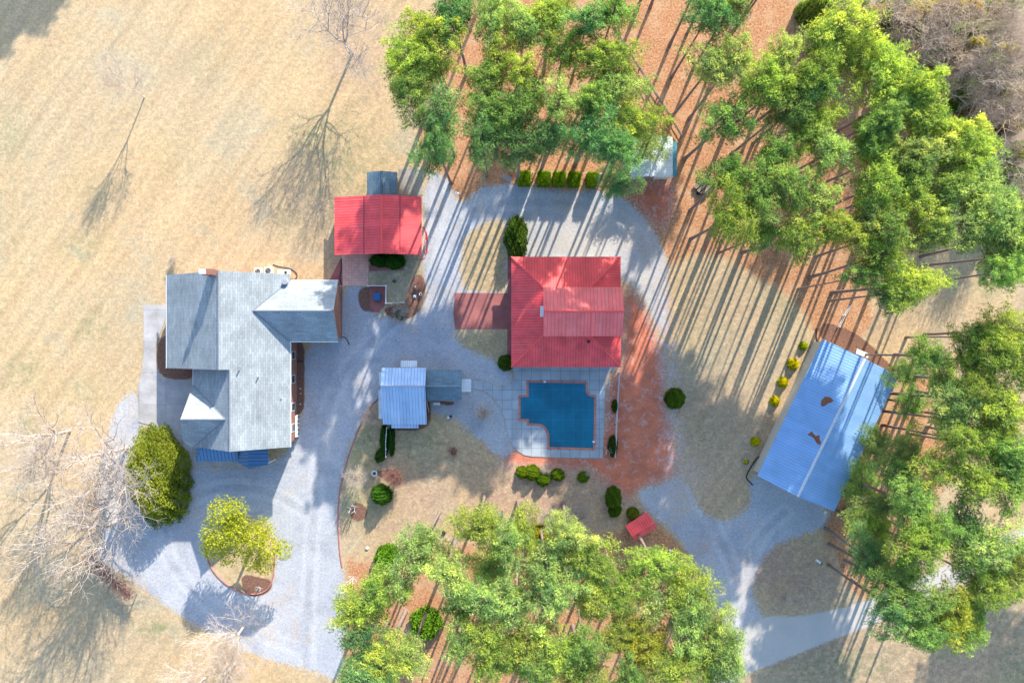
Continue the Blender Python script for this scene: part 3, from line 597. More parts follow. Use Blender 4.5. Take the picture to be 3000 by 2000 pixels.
# barn doors on the south gable
a, b_ = Vector((*ins[1],0)), Vector((*ins[2],0)); d = (b_-a).normalized(); n_ = Vector((d.y,-d.x,0))
for k in (.15, .42, .69):
    p = a+d*((b_-a).length*k)+n_*.03; q_ = p+d*2.6
    o = MB().add([p, q_, q_+Vector((0,0,2.6)), p+Vector((0,0,2.6)), p+n_*.04, q_+n_*.04, q_+n_*.04+Vector((0,0,2.6)), p+n_*.04+Vector((0,0,2.6))], [(0,1,2,3),(7,6,5,4),(0,4,5,1),(1,5,6,2),(2,6,7,3),(3,7,4,0)]).build('barn_door', M['white'], Bn)
    c = (p+q_)/2+n_*.08+Vector((0,0,1.1)); MB().tube([c, c+Vector((0,0,.25))], .02, 5).build('handle', M['dark'], o)
def plane_z(a, b_, c, x, y):
    n = (Vector(b_)-Vector(a)).cross(Vector(c)-Vector(a)); return a[2]-(n.x*(x-a[0])+n.y*(y-a[1]))/n.z
def patch(pxs, nm='leaf_pile'):
    pts = []
    for px, py in pxs:
        x, y = P(px, py, 4.0); pts.append((x, y, plane_z(NW, RN, SW, x, y)+.03))
    c = Vector(pts[0])*0
    for p in pts: c += Vector(p)/len(pts)
    m = MB(); n = len(pts); m.add([tuple(c+Vector((0,0,.06)))]+pts, [(0, i+1, (i+1) % n+1) for i in range(n)])
    m.build(nm, M['rust'], Bn)
patch([(2404,1188),(2406,1172),(2412,1166),(2416,1161),(2426,1162),(2434,1166),(2438,1173),(2431,1178),(2424,1180),(2414,1188),(2408,1190)])
patch([(2363,1272),(2370,1268),(2376,1262),(2382,1270),(2387,1276),(2392,1272),(2398,1274),(2396,1282),(2400,1296),(2395,1301),(2388,1296),(2382,1284),(2374,1276)])
m = MB(); e0 = P(2512,1021,2.4); e1 = P(2547,1036,2.4); e2 = P(2543,1050,2.4); e3 = P(2507,1035,2.4)
m.slab([(*e0,2.3),(*e1,2.3),(*e2,2.5),(*e3,2.5)], .06); m.build('awning', M['pale_metal'], Bn)

# ================================================================= little pump house
Pm = thing('pump_house', 'tiny tilted shed with a red ribbed roof beside the gravel lane', 'shed', (18.2, -27, 0))
A_, B2, C2, D2 = P3(1832,1539,1.6), P3(1896,1499,1.6), P3(1925,1544,1.6), P3(1860,1584,1.6)
e = Vector(A_)*.38+Vector(D2)*.62; f_ = Vector(B2)*.38+Vector(C2)*.62
e.z = f_.z = 2.15
mb = MB(); mb.slab([A_,B2,tuple(f_),tuple(e)], .05); mb.slab([tuple(e),tuple(f_),C2,D2], .05); pf = mb.build('roof', M['red'], Pm)
MB().tube([e+Vector((0,0,.02)), f_+Vector((0,0,.02))], .06, 6).build('ridge_cap', M['redtrim'], pf)
c = (Vector(A_)+Vector(B2)+Vector(C2)+Vector(D2))/4
bs = [c+(Vector(p)-c)*.82 for p in (A_,B2,C2,D2)]
e2_ = c+(e-c)*.82; f2_ = c+(f_-c)*.82; e2_.z = f2_.z = 2.0
vs = [(p.x,p.y,0) for p in bs]+[(p.x,p.y,1.55) for p in bs]+[e2_, f2_]
MB().add(vs, [(0,1,5,4),(2,3,7,6),(1,2,6,9,5),(3,0,4,8,7),(4,5,9,8),(8,9,6,7)]).build('wall', M['brownwall'], Pm)

# ================================================================= swimming pool
pool = [(1548,1120),(1600,1120),(1660,1121),(1715,1123),(1716,1145),(1721,1156),(1730,1161),(1740,1162),(1740,1230),(1738,1312),(1670,1310),(1609,1309),(1609,1272),(1603,1257),(1594,1247),(1583,1241),(1549,1239),(1549,1227),(1525,1227),(1525,1163),(1549,1162)]
SP = thing('swimming_pool', 'stepped swimming pool with brick coping set in the scored concrete deck', 'swimming pool', (6, -10, 0))
def offset_poly(pts, d):
    out = []; n = len(pts)
    A = sum(pts[i][0]*pts[(i+1) % n][1]-pts[(i+1) % n][0]*pts[i][1] for i in range(n)); s = 1 if A > 0 else -1
    for i in range(n):
        a, b, c = [Vector(pts[j]) for j in (i-1, i, (i+1) % n)]
        n1 = (b-a).normalized(); n2 = (c-b).normalized(); n1 = Vector((n1.y,-n1.x))*s; n2 = Vector((n2.y,-n2.x))*s
        m = (n1+n2); m /= max(.5, 1+n1.dot(n2)); out.append((b.x+m.x*d, b.y+m.y*d))
    return out
wp = [P(*p) for p in pool]; outp = offset_poly(wp, .30); n = len(wp); inp = offset_poly(wp, -.02)
cop = MB(); vs = [(x,y,.12) for x,y in outp]+[(x,y,.12) for x,y in inp]+[(x,y,0) for x,y in outp]
cop.add(vs, [[i, (i+1) % n, (i+1) % n+n, i+n] for i in range(n)]+[[i, i+2*n, (i+1) % n+2*n, (i+1) % n] for i in range(n)])
cop.build('coping', M['coping'], SP)
for px, py in [(1596,1118),(1739,1293)]:
    x, y = P(px, py); MB().box(x-.17,x+.17,y-.12,y+.12,.121,.17).build('skimmer_lid', M['white'], SP)
t = NT('pool_cover_mesh'); o_ = t.n('TexCoord').outputs['Object']
br2 = t.n('TexBrick', {'Vector': o_, 'Scale': 1.0, 'Color1': (1,1,1), 'Color2': (.94,.94,.94), 'Mortar': (1.7,1.6,1.4), 'Mortar Size': .022, 'Mortar Smooth': .2, 'Brick Width': 1.5, 'Row Height': 1.5, 'Bias': 0.0}, offset=0.0)
a_ = t.noise(o_, .25, 4)
M['cover'] = t.finish(t.mix(1.0, t.scale((.004,.125,.20), t.ramp(a_, .35, .65, .8, 1.25)), br2.outputs['Color'], 'MULTIPLY'), .5, t.noise(o_, 3, 3), .2, .05, 0, .3)
cv = thing('pool_cover', 'taut blue safety cover strapped over the swimming pool', 'pool cover', (6, -10, .13))
co_ = offset_poly(wp, -.03)
# sagging cover: grid clipped to the outline
def inside(x, y, pp):
    r = False; m = len(pp)
    for i in range(m):
        ax, ay = pp[i]; bx, by = pp[(i+1) % m]
        if (ay > y) != (by > y) and x < (bx-ax)*(y-ay)/(by-ay)+ax: r = not r
    return r
MB().sheet(list(reversed(co_)) if sum(co_[i][0]*co_[(i+1) % n][1]-co_[(i+1) % n][0]*co_[i][1] for i in range(n)) < 0 else co_, .09, .135).build('cover_sheet', M['cover'], cv)
def strap(x0, y0, x1, y1):
    MB().tube([(x0,y0,.145),(x1,y1,.13)], .018, 4).build('strap', M['dark'], cv)
yt, yb, xl, xr_ = P(0,1120)[1], P(0,1310)[1], P(1525,0)[0], P(1740,0)[0]
for px in (1552,1584,1614,1645,1681,1714): x = P(px,0)[0]; strap(x, yt-.1, x, yt+.5)
for px in (1612,1636,1668,1702,1735): x = P(px,0)[0]; strap(x, yb+.1, x, yb-.45)
for py in (1165,1185,1212,1244,1275,1300): y = P(0,py)[1]; strap(xr_-.1, y, xr_+.45, y)
for py in (1165,1184,1212,1226): y = P(0,py)[1]; strap(xl+.1, y, xl-.45, y)

# ================================================================= fences, posts, small things
def post_fence(name, label, pts, mat, hgt=1.1, rails=(.35,.95), pr=.06, step=2.4, rr=.045, group=None, picket=0):
    pw = [Vector((*P(*p), 0)) for p in pts]; f = thing(name, label, 'fence', pw[0])
    rl = MB()
    for a, b in zip(pw, pw[1:]):
        for z in rails: rl.tube([a+Vector((0,0,z*hgt)), b+Vector((0,0,z*hgt))], rr, 4)
        if picket:
            L = (b-a).length; k = int(L/picket)
            for i in range(1, k): c = a+(b-a)*i/k; rl.box(c.x-.035,c.x+.035,c.y-.035,c.y+.035,.08,hgt*.93)
    rl.build('rails', mat, f)
    for a, b in zip(pw, pw[1:]):
        k = max(1, round((b-a).length/step))
        for i in range(k+1):
            if i == 0 and a != pw[0]: continue
            c = a+(b-a)*i/k; MB().box(c.x-pr,c.x+pr,c.y-pr,c.y+pr,0,hgt).build('post', mat, f)
    return f
post_fence('rail_fence', 'long brown wooden fence running diagonally through the pine straw', [(1812,112),(1840,155),(1872,205),(1905,258),(1945,318),(1995,402)], M['wood'], 1.0, (.3,.6,.92), .09, 2.4, .07)
post_fence('picket_fence', 'white picket fence stepping round the small brick court', [(1081,838),(1133,838),(1133,889),(1185,887)], M['white'], 1.0, (.3,.92), .08, 3, .04, None, .16)
post_fence('pipe_fence', 'grey pipe fence along the red clay bed east of the pool', [(1812,1092),(1809,1140),(1806,1190),(1803,1240),(1802,1290),(1799,1335)], M['steel'], 1.3, (.5,.97), .07, 2.4, .06)
post_fence('garden_fence', 'low weathered fence behind the clipped hedge blocks', [(1492,503),(1560,508),(1650,508),(1720,510),(1778,512)], M['paleboard'], .9, (.4,.9), .06, 2.0, .03)
post_fence('trellis_fence', 'thin white wire fence running south from the workshop', [(1137,1250),(1134,1290),(1134,1335)], M['white'], 1.2, (.95,), .05, 1.2, .035)
post_fence('field_gate', 'white pole gate leaning in bare clay north of the barn', [(2452,958),(2468,925),(2485,897)], M['white'], 1.0, (.3,.6,.95), .05, 3, .03)
def path_tube(name, label, cat, pts, r, mat, z=.03, group=None):
    pw = [(*P(*p), z) for p in smooth_open(pts)]
    return tag(MB().tube(pw, r, 5).build(name, mat, None, loc=pw[0]), label, cat, group)
def smooth_open(p):
    for _ in range(2):
        q = [p[0]]
        for a, b in zip(p, p[1:]): q += [(a[0]*.75+b[0]*.25, a[1]*.75+b[1]*.25), (a[0]*.25+b[0]*.75, a[1]*.25+b[1]*.75)]
        p = q+[p[-1]]
    return p
path_tube('drain_pipe', 'black drain pipe curving on the grass north of the house', 'pipe', [(800,775),(820,782),(845,785),(862,793),(872,805),(868,818),(850,826)], .07, M['dark'])
path_tube('drain_pipe', 'black drain pipe along the brick side path by the terrace', 'pipe', [(999,758),(1001,775),(1000,795),(994,815),(1002,835)], .09, M['dark'])
path_tube('drain_pipe', 'short black drain pipe from the garage wall corner onto gravel', 'pipe', [(1003,987),(1010,987),(1018,995),(1024,1010)], .07, M['dark'])
path_tube('drain_pipe', 'black drain pipe crossing the mulch strip by the east wall', 'pipe', [(866,1057),(875,1058),(890,1058)], .07, M['dark'])
path_tube('landscape_edging', 'black edging round the southwest corner of the barn', 'edging', [(2235,1340),(2222,1335),(2205,1358),(2186,1392),(2187,1402),(2205,1420)], .1, M['dark'])
path_tube('landscape_edging', 'short black edging at the northwest corner of the barn', 'edging', [(2391,962),(2391,985),(2392,1000),(2402,1002)], .09, M['dark'])
path_tube('garden_hose', 'tangled red cord looped beside the east wall of the garage', 'hose', [(1238,664),(1246,672),(1249,690),(1243,712),(1240,730),(1246,744),(1252,742),(1252,720),(1250,700),(1246,672),(1253,690),(1248,755),(1236,760),(1222,762)], .05, M['redcord'])
path_tube('water_hose', 'coiled teal hose under the big bare tree', 'hose', [(250,1605),(262,1598),(268,1606),(262,1616),(252,1612),(256,1600),(268,1600),(266,1612),(255,1618)], .03, plain('teal_hose', (.1,.4,.38), .5))
edg = plain('brick_edging', (.42,.17,.13), .9, .35, 6)
path_tube('brick_edging', 'curved brick edging dividing the lawn from the main driveway', 'edging', [(1110,1165),(1085,1190),(1052,1250),(1035,1300),(1022,1330),(1005,1395),(995,1440),(990,1500),(992,1560),(996,1620),(1003,1660)], .1, edg, .05)
path_tube('brick_edging', 'brick edging around the oak island in the driveway', 'edging', [(700,1508),(650,1530),(612,1572),(600,1612),(618,1665),(660,1710),(715,1738),(765,1740),(798,1712),(806,1640),(803,1575)], .1, edg, .05)

# AC units
def ac(px, py, s, label):
    x, y = P(px, py); a = thing('air_conditioner', label, 'air conditioner', (x, y, 0), 'air conditioning units')
    MB().box(x-s,x+s,y-s,y+s,.05,.95).build('casing', M['acgrey'], a)
    m = MB().tube([(x,y,.951),(x,y,.975)], s*.72, 20); m.build('fan_opening', M['dark'], a)
    g = MB()
    for k in range(12):
        t = k*math.pi/6; g.tube([(x+.1*math.cos(t),y+.1*math.sin(t),.99),(x+s*.72*math.cos(t),y+s*.72*math.sin(t),.99)], .012, 4)
    g.build('fan_guard', M['steel'], a)
ac(762,797,.52,'dark-topped air conditioner north of the house, left of its twin')
ac(792,795,.56,'pale air conditioner north of the house, right of its twin')
x, y = P(836,800); g = thing('generator', 'low cream standby generator beside the round vent', 'generator', (x,y,0))
MB().box(x-1.2,x+.8,y-.5,y+.5,0,.1).build('pad', M['stone'], g); MB().box(x-.9,x+.6,y-.38,y+.38,.1,.9).build('casing', M['acgrey'], g)
MB().box(x+.2,x+.5,y-.2,y+.2,.9,.96).build('exhaust', M['dark'], g)
# lamp pole
x, y = P(1349,582); l = thing('street_lamp', 'tall grey yard lamp on the straw tip between two gravel drives', 'lamp', (x,y,0))
MB().tube([(x,y,0),(x,y,5.2)], .09, 8, .06).build('pole', M['wood'], l)
hx, hy = P(1338,566,5.2); MB().tube([(x,y,5.1),(hx,hy,5.3)], .05, 6).build('arm', M['steel'], l)
MB().tube([(hx,hy,5.0),(hx,hy,5.15),(hx,hy,5.35)], .26, 12, .12).build('lamp_head', M['white'], l)
# bench
def bench(px, py, ang, label, mat, L=1.5):
    x, y = P(px, py); b = thing('garden_bench', label, 'bench', (x,y,0)); ca, sa = math.cos(ang), math.sin(ang)
    def bx(m, u0,u1,v0,v1,z0,z1):
        n = len(m.v); m.box(u0,u1,v0,v1,z0,z1)
        for i in range(n, len(m.v)): u,v,z = m.v[i]; m.v[i] = (x+u*ca-v*sa, y+u*sa+v*ca, z)
    m = MB()
    for k in range(4): bx(m, -L/2,L/2,-.28+k*.15,-.16+k*.15,.42,.46)
    m.build('seat', mat, b); m = MB()
    for z in (.6,.75): bx(m, -L/2,L/2,.34,.38,z,z+.1)
    m.build('backrest', mat, b)
    for s in (-1,1):
        for v in (-.24,.34): m = MB(); bx(m, s*L/2*.9-.04, s*L/2*.9+.04, v-.03, v+.03, 0, .42 if v < 0 else .85); m.build('leg', mat, b)
bench(1484,524,R(-28),'grey slatted bench at the left end of the clipped hedge', M['steel'])
# sawn log pile with white ring
x, y = P(2066,545); lp = thing('log_pile', 'stack of dark logs under black sheeting near the north pines', 'wood pile', (x,y,0))
rng = random.Random(5)
for k in range(11):
    u = -1.1+k*.21; z = .25+.12*(k % 3); d = Vector((.72,.69,0)); s_ = Vector((.69,-.72,0))
    c = Vector((x,y,z))+s_*u; MB().tube([c-d*(1.2+rng.random()*.3), c+d*(1.2+rng.random()*.3)], .13, 7).build('log', M['wood'], lp)
MB().box(x-1.3,x+.3,y-1.3,y+1.2,.02,.12).build('ground_sheet', M['dark'], lp)
def ring(name, label, cat, px, py, r, w_, h, mat):
    x, y = P(px, py); m = MB(); n = 24; vs = []
    for rr, z in ((r,0),(r,h),(r-w_,h),(r-w_,0)): vs += [(x+rr*math.cos(2*math.pi*i/n), y+rr*math.sin(2*math.pi*i/n), z) for i in range(n)]
    m.add(vs, [[a*n+i, a*n+(i+1) % n, ((a+1) % 4)*n+(i+1) % n, ((a+1) % 4)*n+i] for a in range(4) for i in range(n)])
    return tag(m.build(name, mat, None, (x,y,0)), label, cat)
ring('planter_ring', 'small white ring beside the covered log pile', 'planter', 2046,546,.3,.12,.35, M['white'])
ring('tyre', 'dark old tyre lying on the lawn near the south pines', 'tyre', 1300,1560,.3,.12,.18, M['dark'])
ring('tyre', 'dark tyre ring on the small lawn below the hedge terrace', 'tyre', 1155,824,.24,.1,.15, M['dark'])
ring('flower_pot', 'round white pot with dark soil in the oval flower bed', 'pot', 1233,862,.22,.06,.4, M['white'])
ring('planter_ring', 'grey wire ring around the smallest yellow shrub by the barn', 'planter', 2184,1352,.5,.05,.3, M['steel'])
# octagonal birdbath
x, y = P(1100,1383); bb = thing('birdbath', 'octagonal pale stone birdbath between the two bare myrtles', 'birdbath', (x,y,0))
MB().tube([(x,y,0),(x,y,.7)], .28, 8, .16).build('pedestal', M['stone'], bb)
MB().tube([(x,y,.7),(x,y,.85)], .3, 8, .46).build('basin', M['stone'], bb); MB().tube([(x,y,.851),(x,y,.86)], .27, 8).build('water', M['glass'], bb)
# white table south of workshop
x, y = P(1281,1181); tb = thing('potting_table', 'narrow white-topped table against the workshop wing', 'table', (x,y,0))
MB().box(x-.5,x+.5,y-.2,y+.2,.7,.75).build('table_top', M['white'], tb)
for sx in (-.44,.44):
    for sy in (-.15,.15): MB().box(x+sx-.03,x+sx+.03,y+sy-.03,y+sy+.03,0,.7).build('leg', M['wood'], tb)
x, y = P(1314,1222); tb = thing('yard_stool', 'small white stool on gravel south of the workshop wing', 'stool', (x,y,0))
MB().box(x-.16,x+.16,y-.16,y+.16,.4,.46).build('seat', M['white'], tb)
for sx in (-.12,.12):
    for sy in (-.12,.12): MB().box(x+sx-.02,x+sx+.02,y+sy-.02,y+sy+.02,0,.4).build('leg', M['white'], tb)
x, y = P(1321,1219); tag(MB().tube([(x,y,0),(x,y,.35)], .17, 12, .2).build('black_bucket', M['dark'], None, (x,y,0)), 'black bucket beside the white yard stool', 'bucket')
a = Vector((*P(1252,1172),.9)); b_ = Vector((*P(1257,1207),.06))
tag(MB().tube([a,b_], .05, 5).build('leaning_plank', M['paleboard'], None, (b_.x,b_.y,0)), 'pale plank leaning against the southeast workshop corner', 'plank')
# blue fire pit cover in the brick court
x, y = P(1107,870); fp = thing('covered_grill', 'squarish blue covered grill on the brick court', 'grill', (x,y,0))
MB().box(x-.5,x+.5,y-.5,y+.5,.12,.8).build('cover', plain('blue_tarp', (.02,.12,.28), .5, .2), fp)
for sx in (-.4,.4):
    for sy in (-.4,.4): MB().tube([(x+sx,y+sy,0),(x+sx,y+sy,.12)], .06, 6).build('caster', M['dark'], fp)
# garden statues
def statue(px, py, r, label):
    x, y = P(px, py); s_ = thing('garden_statue', label, 'statue', (x,y,0))
    MB().box(x-r,x+r,y-r,y+r,0,.15).build('plinth', M['stone'], s_)
    MB().tube([(x,y,.15),(x+.02,y,.4),(x,y+.02,.55)], r*.7, 8, r*.35).build('figure', M['white'], s_)
    MB().tube([(x,y,.55),(x,y,.62),(x,y,.7)], .09, 8, .05).build('head', M['white'], s_)
statue(1219,841,.26,'upper white statue in the oval flower bed'); statue(1215,868,.22,'lower white statue in the oval flower bed')
statue(1180,906,.18,'small white statue among the bare bed shrubs')
# white mailbox style pipe, kayak-like trailer tongue, boulders
a = Vector((*P(2389,1637),.25)); b_ = Vector((*P(2402,1647),.28)); d = (b_-a)
mlb = thing('culvert_pipe', 'short white pipe with dark mouth on the brown lawn', 'pipe', (a.x,a.y,0))
MB().tube([a,b_], .15, 12).build('barrel', M['white'], mlb); MB().tube([b_,b_+d*.15], .2, 12).build('mouth', M['dark'], mlb)
a = Vector((*P(1959,1605),.15)); b_ = Vector((*P(1968,1619),.15)); m_ = (a+b_)/2
tag(MB().tube([a,a*.7+b_*.3,m_], .03, 8, .2).tube([m_,a*.3+b_*.7,b_], .2, 8, .03).build('gas_cylinder', M['white'], None, (m_.x,m_.y,0)), 'slim white cylinder lying in straw below the pump house', 'cylinder')
def rock(px, py, r, label):
    x, y = P(px, py); rg = random.Random(px); m = MB(); rows = []
    vs = []
    for j in range(5):
        ph = j/4*math.pi/2
        for i in range(9): t = i/9*2*math.pi; q = r*(.8+.4*rg.random()); vs.append((x+q*math.cos(ph)*math.cos(t), y+q*.8*math.cos(ph)*math.sin(t), q*.7*math.sin(ph)))
    fs = [[j*9+i, j*9+(i+1) % 9, (j+1)*9+(i+1) % 9, (j+1)*9+i] for j in range(4) for i in range(9)]
    m.add(vs, fs); tag(m.build('boulder', M['stone'], None, (x,y,0)), label, 'rock')
rock(1076,1605,.28,'pale boulder on tan lawn beside the driveway bend')
rock(880,1138,.14,'uppermost pale stone in the mulch strip by the house'); rock(881,1152,.12,'middle pale stone in the mulch strip by the house'); rock(880,1183,.14,'lowest pale stone in the mulch strip by the house')
rock(1083,773,.15,'white stone at the corner of the paver terrace')

# ---------------------------------------------------------------- foliage generators
def tuft_mesh(name, cen, dirs, k, ln, wd, tint, mat, seed, spread=.9):
    rg = np.random.default_rng(seed); N = len(cen)
    c = np.repeat(cen, k, 0); d = np.repeat(dirs, k, 0)+rg.normal(0, spread, (N*k, 3)); d /= np.linalg.norm(d, axis=1)[:, None]+1e-9
    s = np.cross(d, rg.normal(0, 1, (N*k, 3))); s /= np.linalg.norm(s, axis=1)[:, None]+1e-9
    L = ln*(.6+.8*rg.random((N*k, 1))); W = wd*(.7+.6*rg.random((N*k, 1)))
    v = np.stack([c+s*W, c-s*W, c+d*L], 1).reshape(-1, 3)
    f = np.arange(len(v)).reshape(-1, 3)
    t = np.clip(np.repeat(tint, k)+rg.normal(0, .10, N*k), 0, 1)
    return npmesh(name, v, f, mat, {'tint': ('FACE', t)})
class Tubes:
    def __init__(s): s.v = []; s.f = []; s.n = 0
    def seg(s, a, b, ra, rb, n=3):
        d = b-a; L = np.linalg.norm(d)
        if L < 1e-5: return
        d = d/L; u = np.cross(d, (0,0,1.) if abs(d[2]) < .9 else (1.,0,0)); u /= np.linalg.norm(u); w_ = np.cross(d, u)
        for p, r in ((a, ra), (b, rb)):
            for i in range(n): t = 2*math.pi*i/n; s.v.append(p+(u*math.cos(t)+w_*math.sin(t))*r)
        for i in range(n): j = (i+1) % n; s.f.append((s.n+i, s.n+j, s.n+n+j, s.n+n+i))
        s.n += 2*n
    def mesh(s, name, mat): return npmesh(name, np.array(s.v), np.array(s.f), mat)

def pine_template(seed, H=21.0, R_=3.4, nclump=88, sparse=.85, cb=.79):
    rg = np.random.default_rng(seed); tb = Tubes(); pts = []
    bend = rg.normal(0, .25, 2); NS = 9
    for i in range(NS+1):
        z = H*.97*i/NS; a = i/NS; pts.append(np.array([bend[0]*math.sin(a*3)*a, bend[1]*math.sin(a*2.5)*a, z]))
    for i in range(NS): tb.seg(pts[i], pts[i+1], .27*(1-.8*i/NS)+.015+(.08 if i == 0 else 0), .27*(1-.8*(i+1)/NS)+.015, 8)
    axis = lambda z: np.array([np.interp(z, [p[2] for p in pts], [p[j] for p in pts]) for j in (0, 1)]+[z])
    cen = []; dirs = []; tin = []
    ga = rg.random()*6.28
    for c in range(nclump):
        ga += 2.4+rg.normal(0, .4)
        f = (c+.5)/nclump; z0 = H*(cb+(.97-cb)*f)
        prof = math.sin(min(1, (1-f)*1.25+.12)*math.pi*.62)**.8
        rad = R_*prof*(.30+.75*rg.random()**.7)*(1+.26*math.sin(2*ga+seed)+.20*math.sin(3*ga+seed*2.3)); z1 = min(z0+rad*(.12+.35*rg.random())+.2, H)
        a = axis(z0); e = np.array([a[0]+rad*math.cos(ga), a[1]+rad*math.sin(ga), z1])
        m = (a+e)/2+np.array([0, 0, -.25]); tb.seg(a, m, .055, .035); tb.seg(m, e, .035, .015)
        for _ in range(3):
            q = m+(e-m)*rg.random(); tb.seg(q, q+rg.normal(0, .5, 3), .02, .008)
        nt_ = int(44*sparse*(.7+.6*rg.random())); cr = (.52+.38*rg.random())*(1 if f < .85 else .8)
        u = rg.normal(0, 1, (nt_, 3)); u /= np.linalg.norm(u, axis=1)[:, None]; u[:, 2] = np.abs(u[:, 2])*.9-.25
        rr = (.35+.75*rg.random((nt_, 1))); p = e+u*rr*np.array([cr*1.25, cr*1.25, cr*.42])
        cen.append(p); dd = u*.7+np.array([0, 0, .5]); dirs.append(dd)
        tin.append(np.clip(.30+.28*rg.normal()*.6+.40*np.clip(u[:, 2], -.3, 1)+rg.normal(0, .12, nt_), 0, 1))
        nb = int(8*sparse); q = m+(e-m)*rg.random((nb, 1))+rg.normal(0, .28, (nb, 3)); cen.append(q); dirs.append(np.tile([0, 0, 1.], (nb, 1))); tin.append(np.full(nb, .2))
    cen = np.concatenate(cen); dirs = np.concatenate(dirs); tin = np.concatenate(tin)
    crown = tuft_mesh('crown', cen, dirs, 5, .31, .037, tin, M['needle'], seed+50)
    trunk = tb.mesh('trunk', M['bark'])
    root = bpy.data.objects.new('pine_tree', None); link(root)
    for nm, me in (('trunk', trunk), ('crown', crown)):
        o = bpy.data.objects.new(nm, me); link(o); o.parent = root
    return root
PT = [pine_template(11), pine_template(12, 21, 3.0, 80), pine_template(13, 21, 3.8, 104, .85, .77), pine_template(14, 21, 3.3, 86, .75, .79), pine_template(15, 21, 2.8, 66, .85, .81), pine_template(16, 21, 3.6, 98, .85, .78),
      pine_template(17, 21, 3.4, 76, .65, .78), pine_template(18, 21, 3.9, 92, .7, .78)]
PUSED = [False]*len(PT)
COL = {'lime': (1.02,1.0,.8), 'green': (.78,.9,.95), 'deep': (.5,.7,.95), 'blue': (.68,.9,1.25), 'pale': (1.06,1.05,1.3), 'gold': (1.2,1.0,.6)}
CW = {'lime': 'lime-tipped', 'green': 'mid-green', 'deep': 'dark green', 'blue': 'blue-green', 'pale': 'pale green', 'gold': 'yellowish'}
# groves: (crown centre x, y in the photo, crown radius in photo px, colour, height)
NG = [(1340,48,58,'deep'),(1445,54,60,'pale'),(1267,105,60,'lime'),(1192,200,70,'lime'),(1276,170,68,'lime'),(1222,275,66,'green'),(1290,330,70,'blue'),(1280,430,60,'blue'),(1467,166,62,'lime'),(1425,228,55,'green'),(1445,340,66,'green'),(1410,410,58,'deep'),
 (1529,82,58,'pale'),(1612,50,60,'lime'),(1647,172,60,'lime'),(1715,60,50,'blue'),(1790,50,58,'green'),(1770,180,66,'lime'),(1800,262,60,'pale'),(1520,205,48,'lime'),(1558,272,42,'green'),(1640,300,58,'pale'),(1530,335,56,'green'),(1520,430,66,'deep'),(1600,400,50,'blue'),
 (1723,375,72,'blue'),(1750,300,50,'green'),(1860,365,66,'lime'),(1895,432,50,'pale'),(1800,455,58,'blue'),(1812,530,46,'blue')]
EG = [(2080,40,56,'blue'),(2150,25,50,'pale'),(2065,205,62,'pale'),(2140,195,60,'pale'),(2120,345,70,'green'),(2210,235,60,'lime'),(2473,90,76,'lime'),(2395,130,50,'green'),(2298,172,50,'pale'),(2266,250,58,'green'),(2378,210,62,'lime'),(2490,190,60,'lime'),(2580,225,72,'lime'),(2665,245,60,'lime'),
 (2372,285,48,'deep'),(2633,305,60,'pale'),(2700,345,66,'lime'),(2762,402,72,'lime'),(2826,455,72,'lime'),(2590,350,55,'green'),(2290,325,60,'green'),(2382,376,62,'lime'),(2530,400,50,'green'),(2415,446,56,'pale'),(2563,458,60,'lime'),(2690,440,66,'pale'),(2282,456,54,'green'),
 (2298,545,62,'green'),(2135,532,56,'green'),(2150,628,66,'lime'),(2220,590,60,'green'),(2225,690,44,'green'),(2563,548,68,'lime'),(2385,592,56,'pale'),(2680,532,60,'green'),(2674,612,66,'lime'),(2328,680,64,'lime'),(2457,670,54,'lime'),(2537,640,52,'pale'),(2610,690,50,'green'),(2730,672,52,'pale'),
 (2780,560,52,'green'),(2840,548,70,'pale'),(2856,650,76,'pale'),(2935,640,72,'pale'),(2920,735,66,'pale'),(2918,800,48,'green'),(2990,690,56,'lime'),(2570,770,60,'lime'),(2521,812,44,'green'),(2664,822,60,'lime'),(2612,858,46,'deep'),(2200,760,1,'x')]
SG = [(2872,985,52,'green'),(2945,975,66,'lime'),(2700,1045,44,'green'),(2830,1045,56,'lime'),(2955,1065,72,'lime'),(2652,1100,40,'green'),(2755,1108,52,'pale'),(2856,1115,56,'lime'),(2808,1180,58,'pale'),(2920,1175,62,'lime'),(2664,1180,38,'green'),(2904,1240,56,'lime'),(2776,1240,48,'pale'),(2562,1300,42,'green'),
 (2649,1306,48,'pale'),(2808,1295,52,'lime'),(2890,1322,58,'lime'),(2970,1300,56,'green'),(2626,1399,58,'green'),(2521,1424,60,'lime'),(2744,1383,58,'lime'),(2856,1399,60,'lime'),(2940,1420,56,'green'),(2680,1478,56,'green'),(2580,1485,50,'pale'),
 (2553,1548,60,'lime'),(2728,1532,60,'green'),(2553,1628,60,'blue'),(2680,1596,66,'lime'),(2824,1541,62,'deep'),(2904,1596,70,'pale'),(2970,1643,60,'lime'),(2824,1628,58,'pale'),(2888,1698,62,'lime'),(2605,1705,58,'green'),(2680,1771,56,'green'),(2765,1787,70,'gold'),(2617,1787,54,'blue'),(2810,1825,54,'green'),(2700,1838,50,'green')]
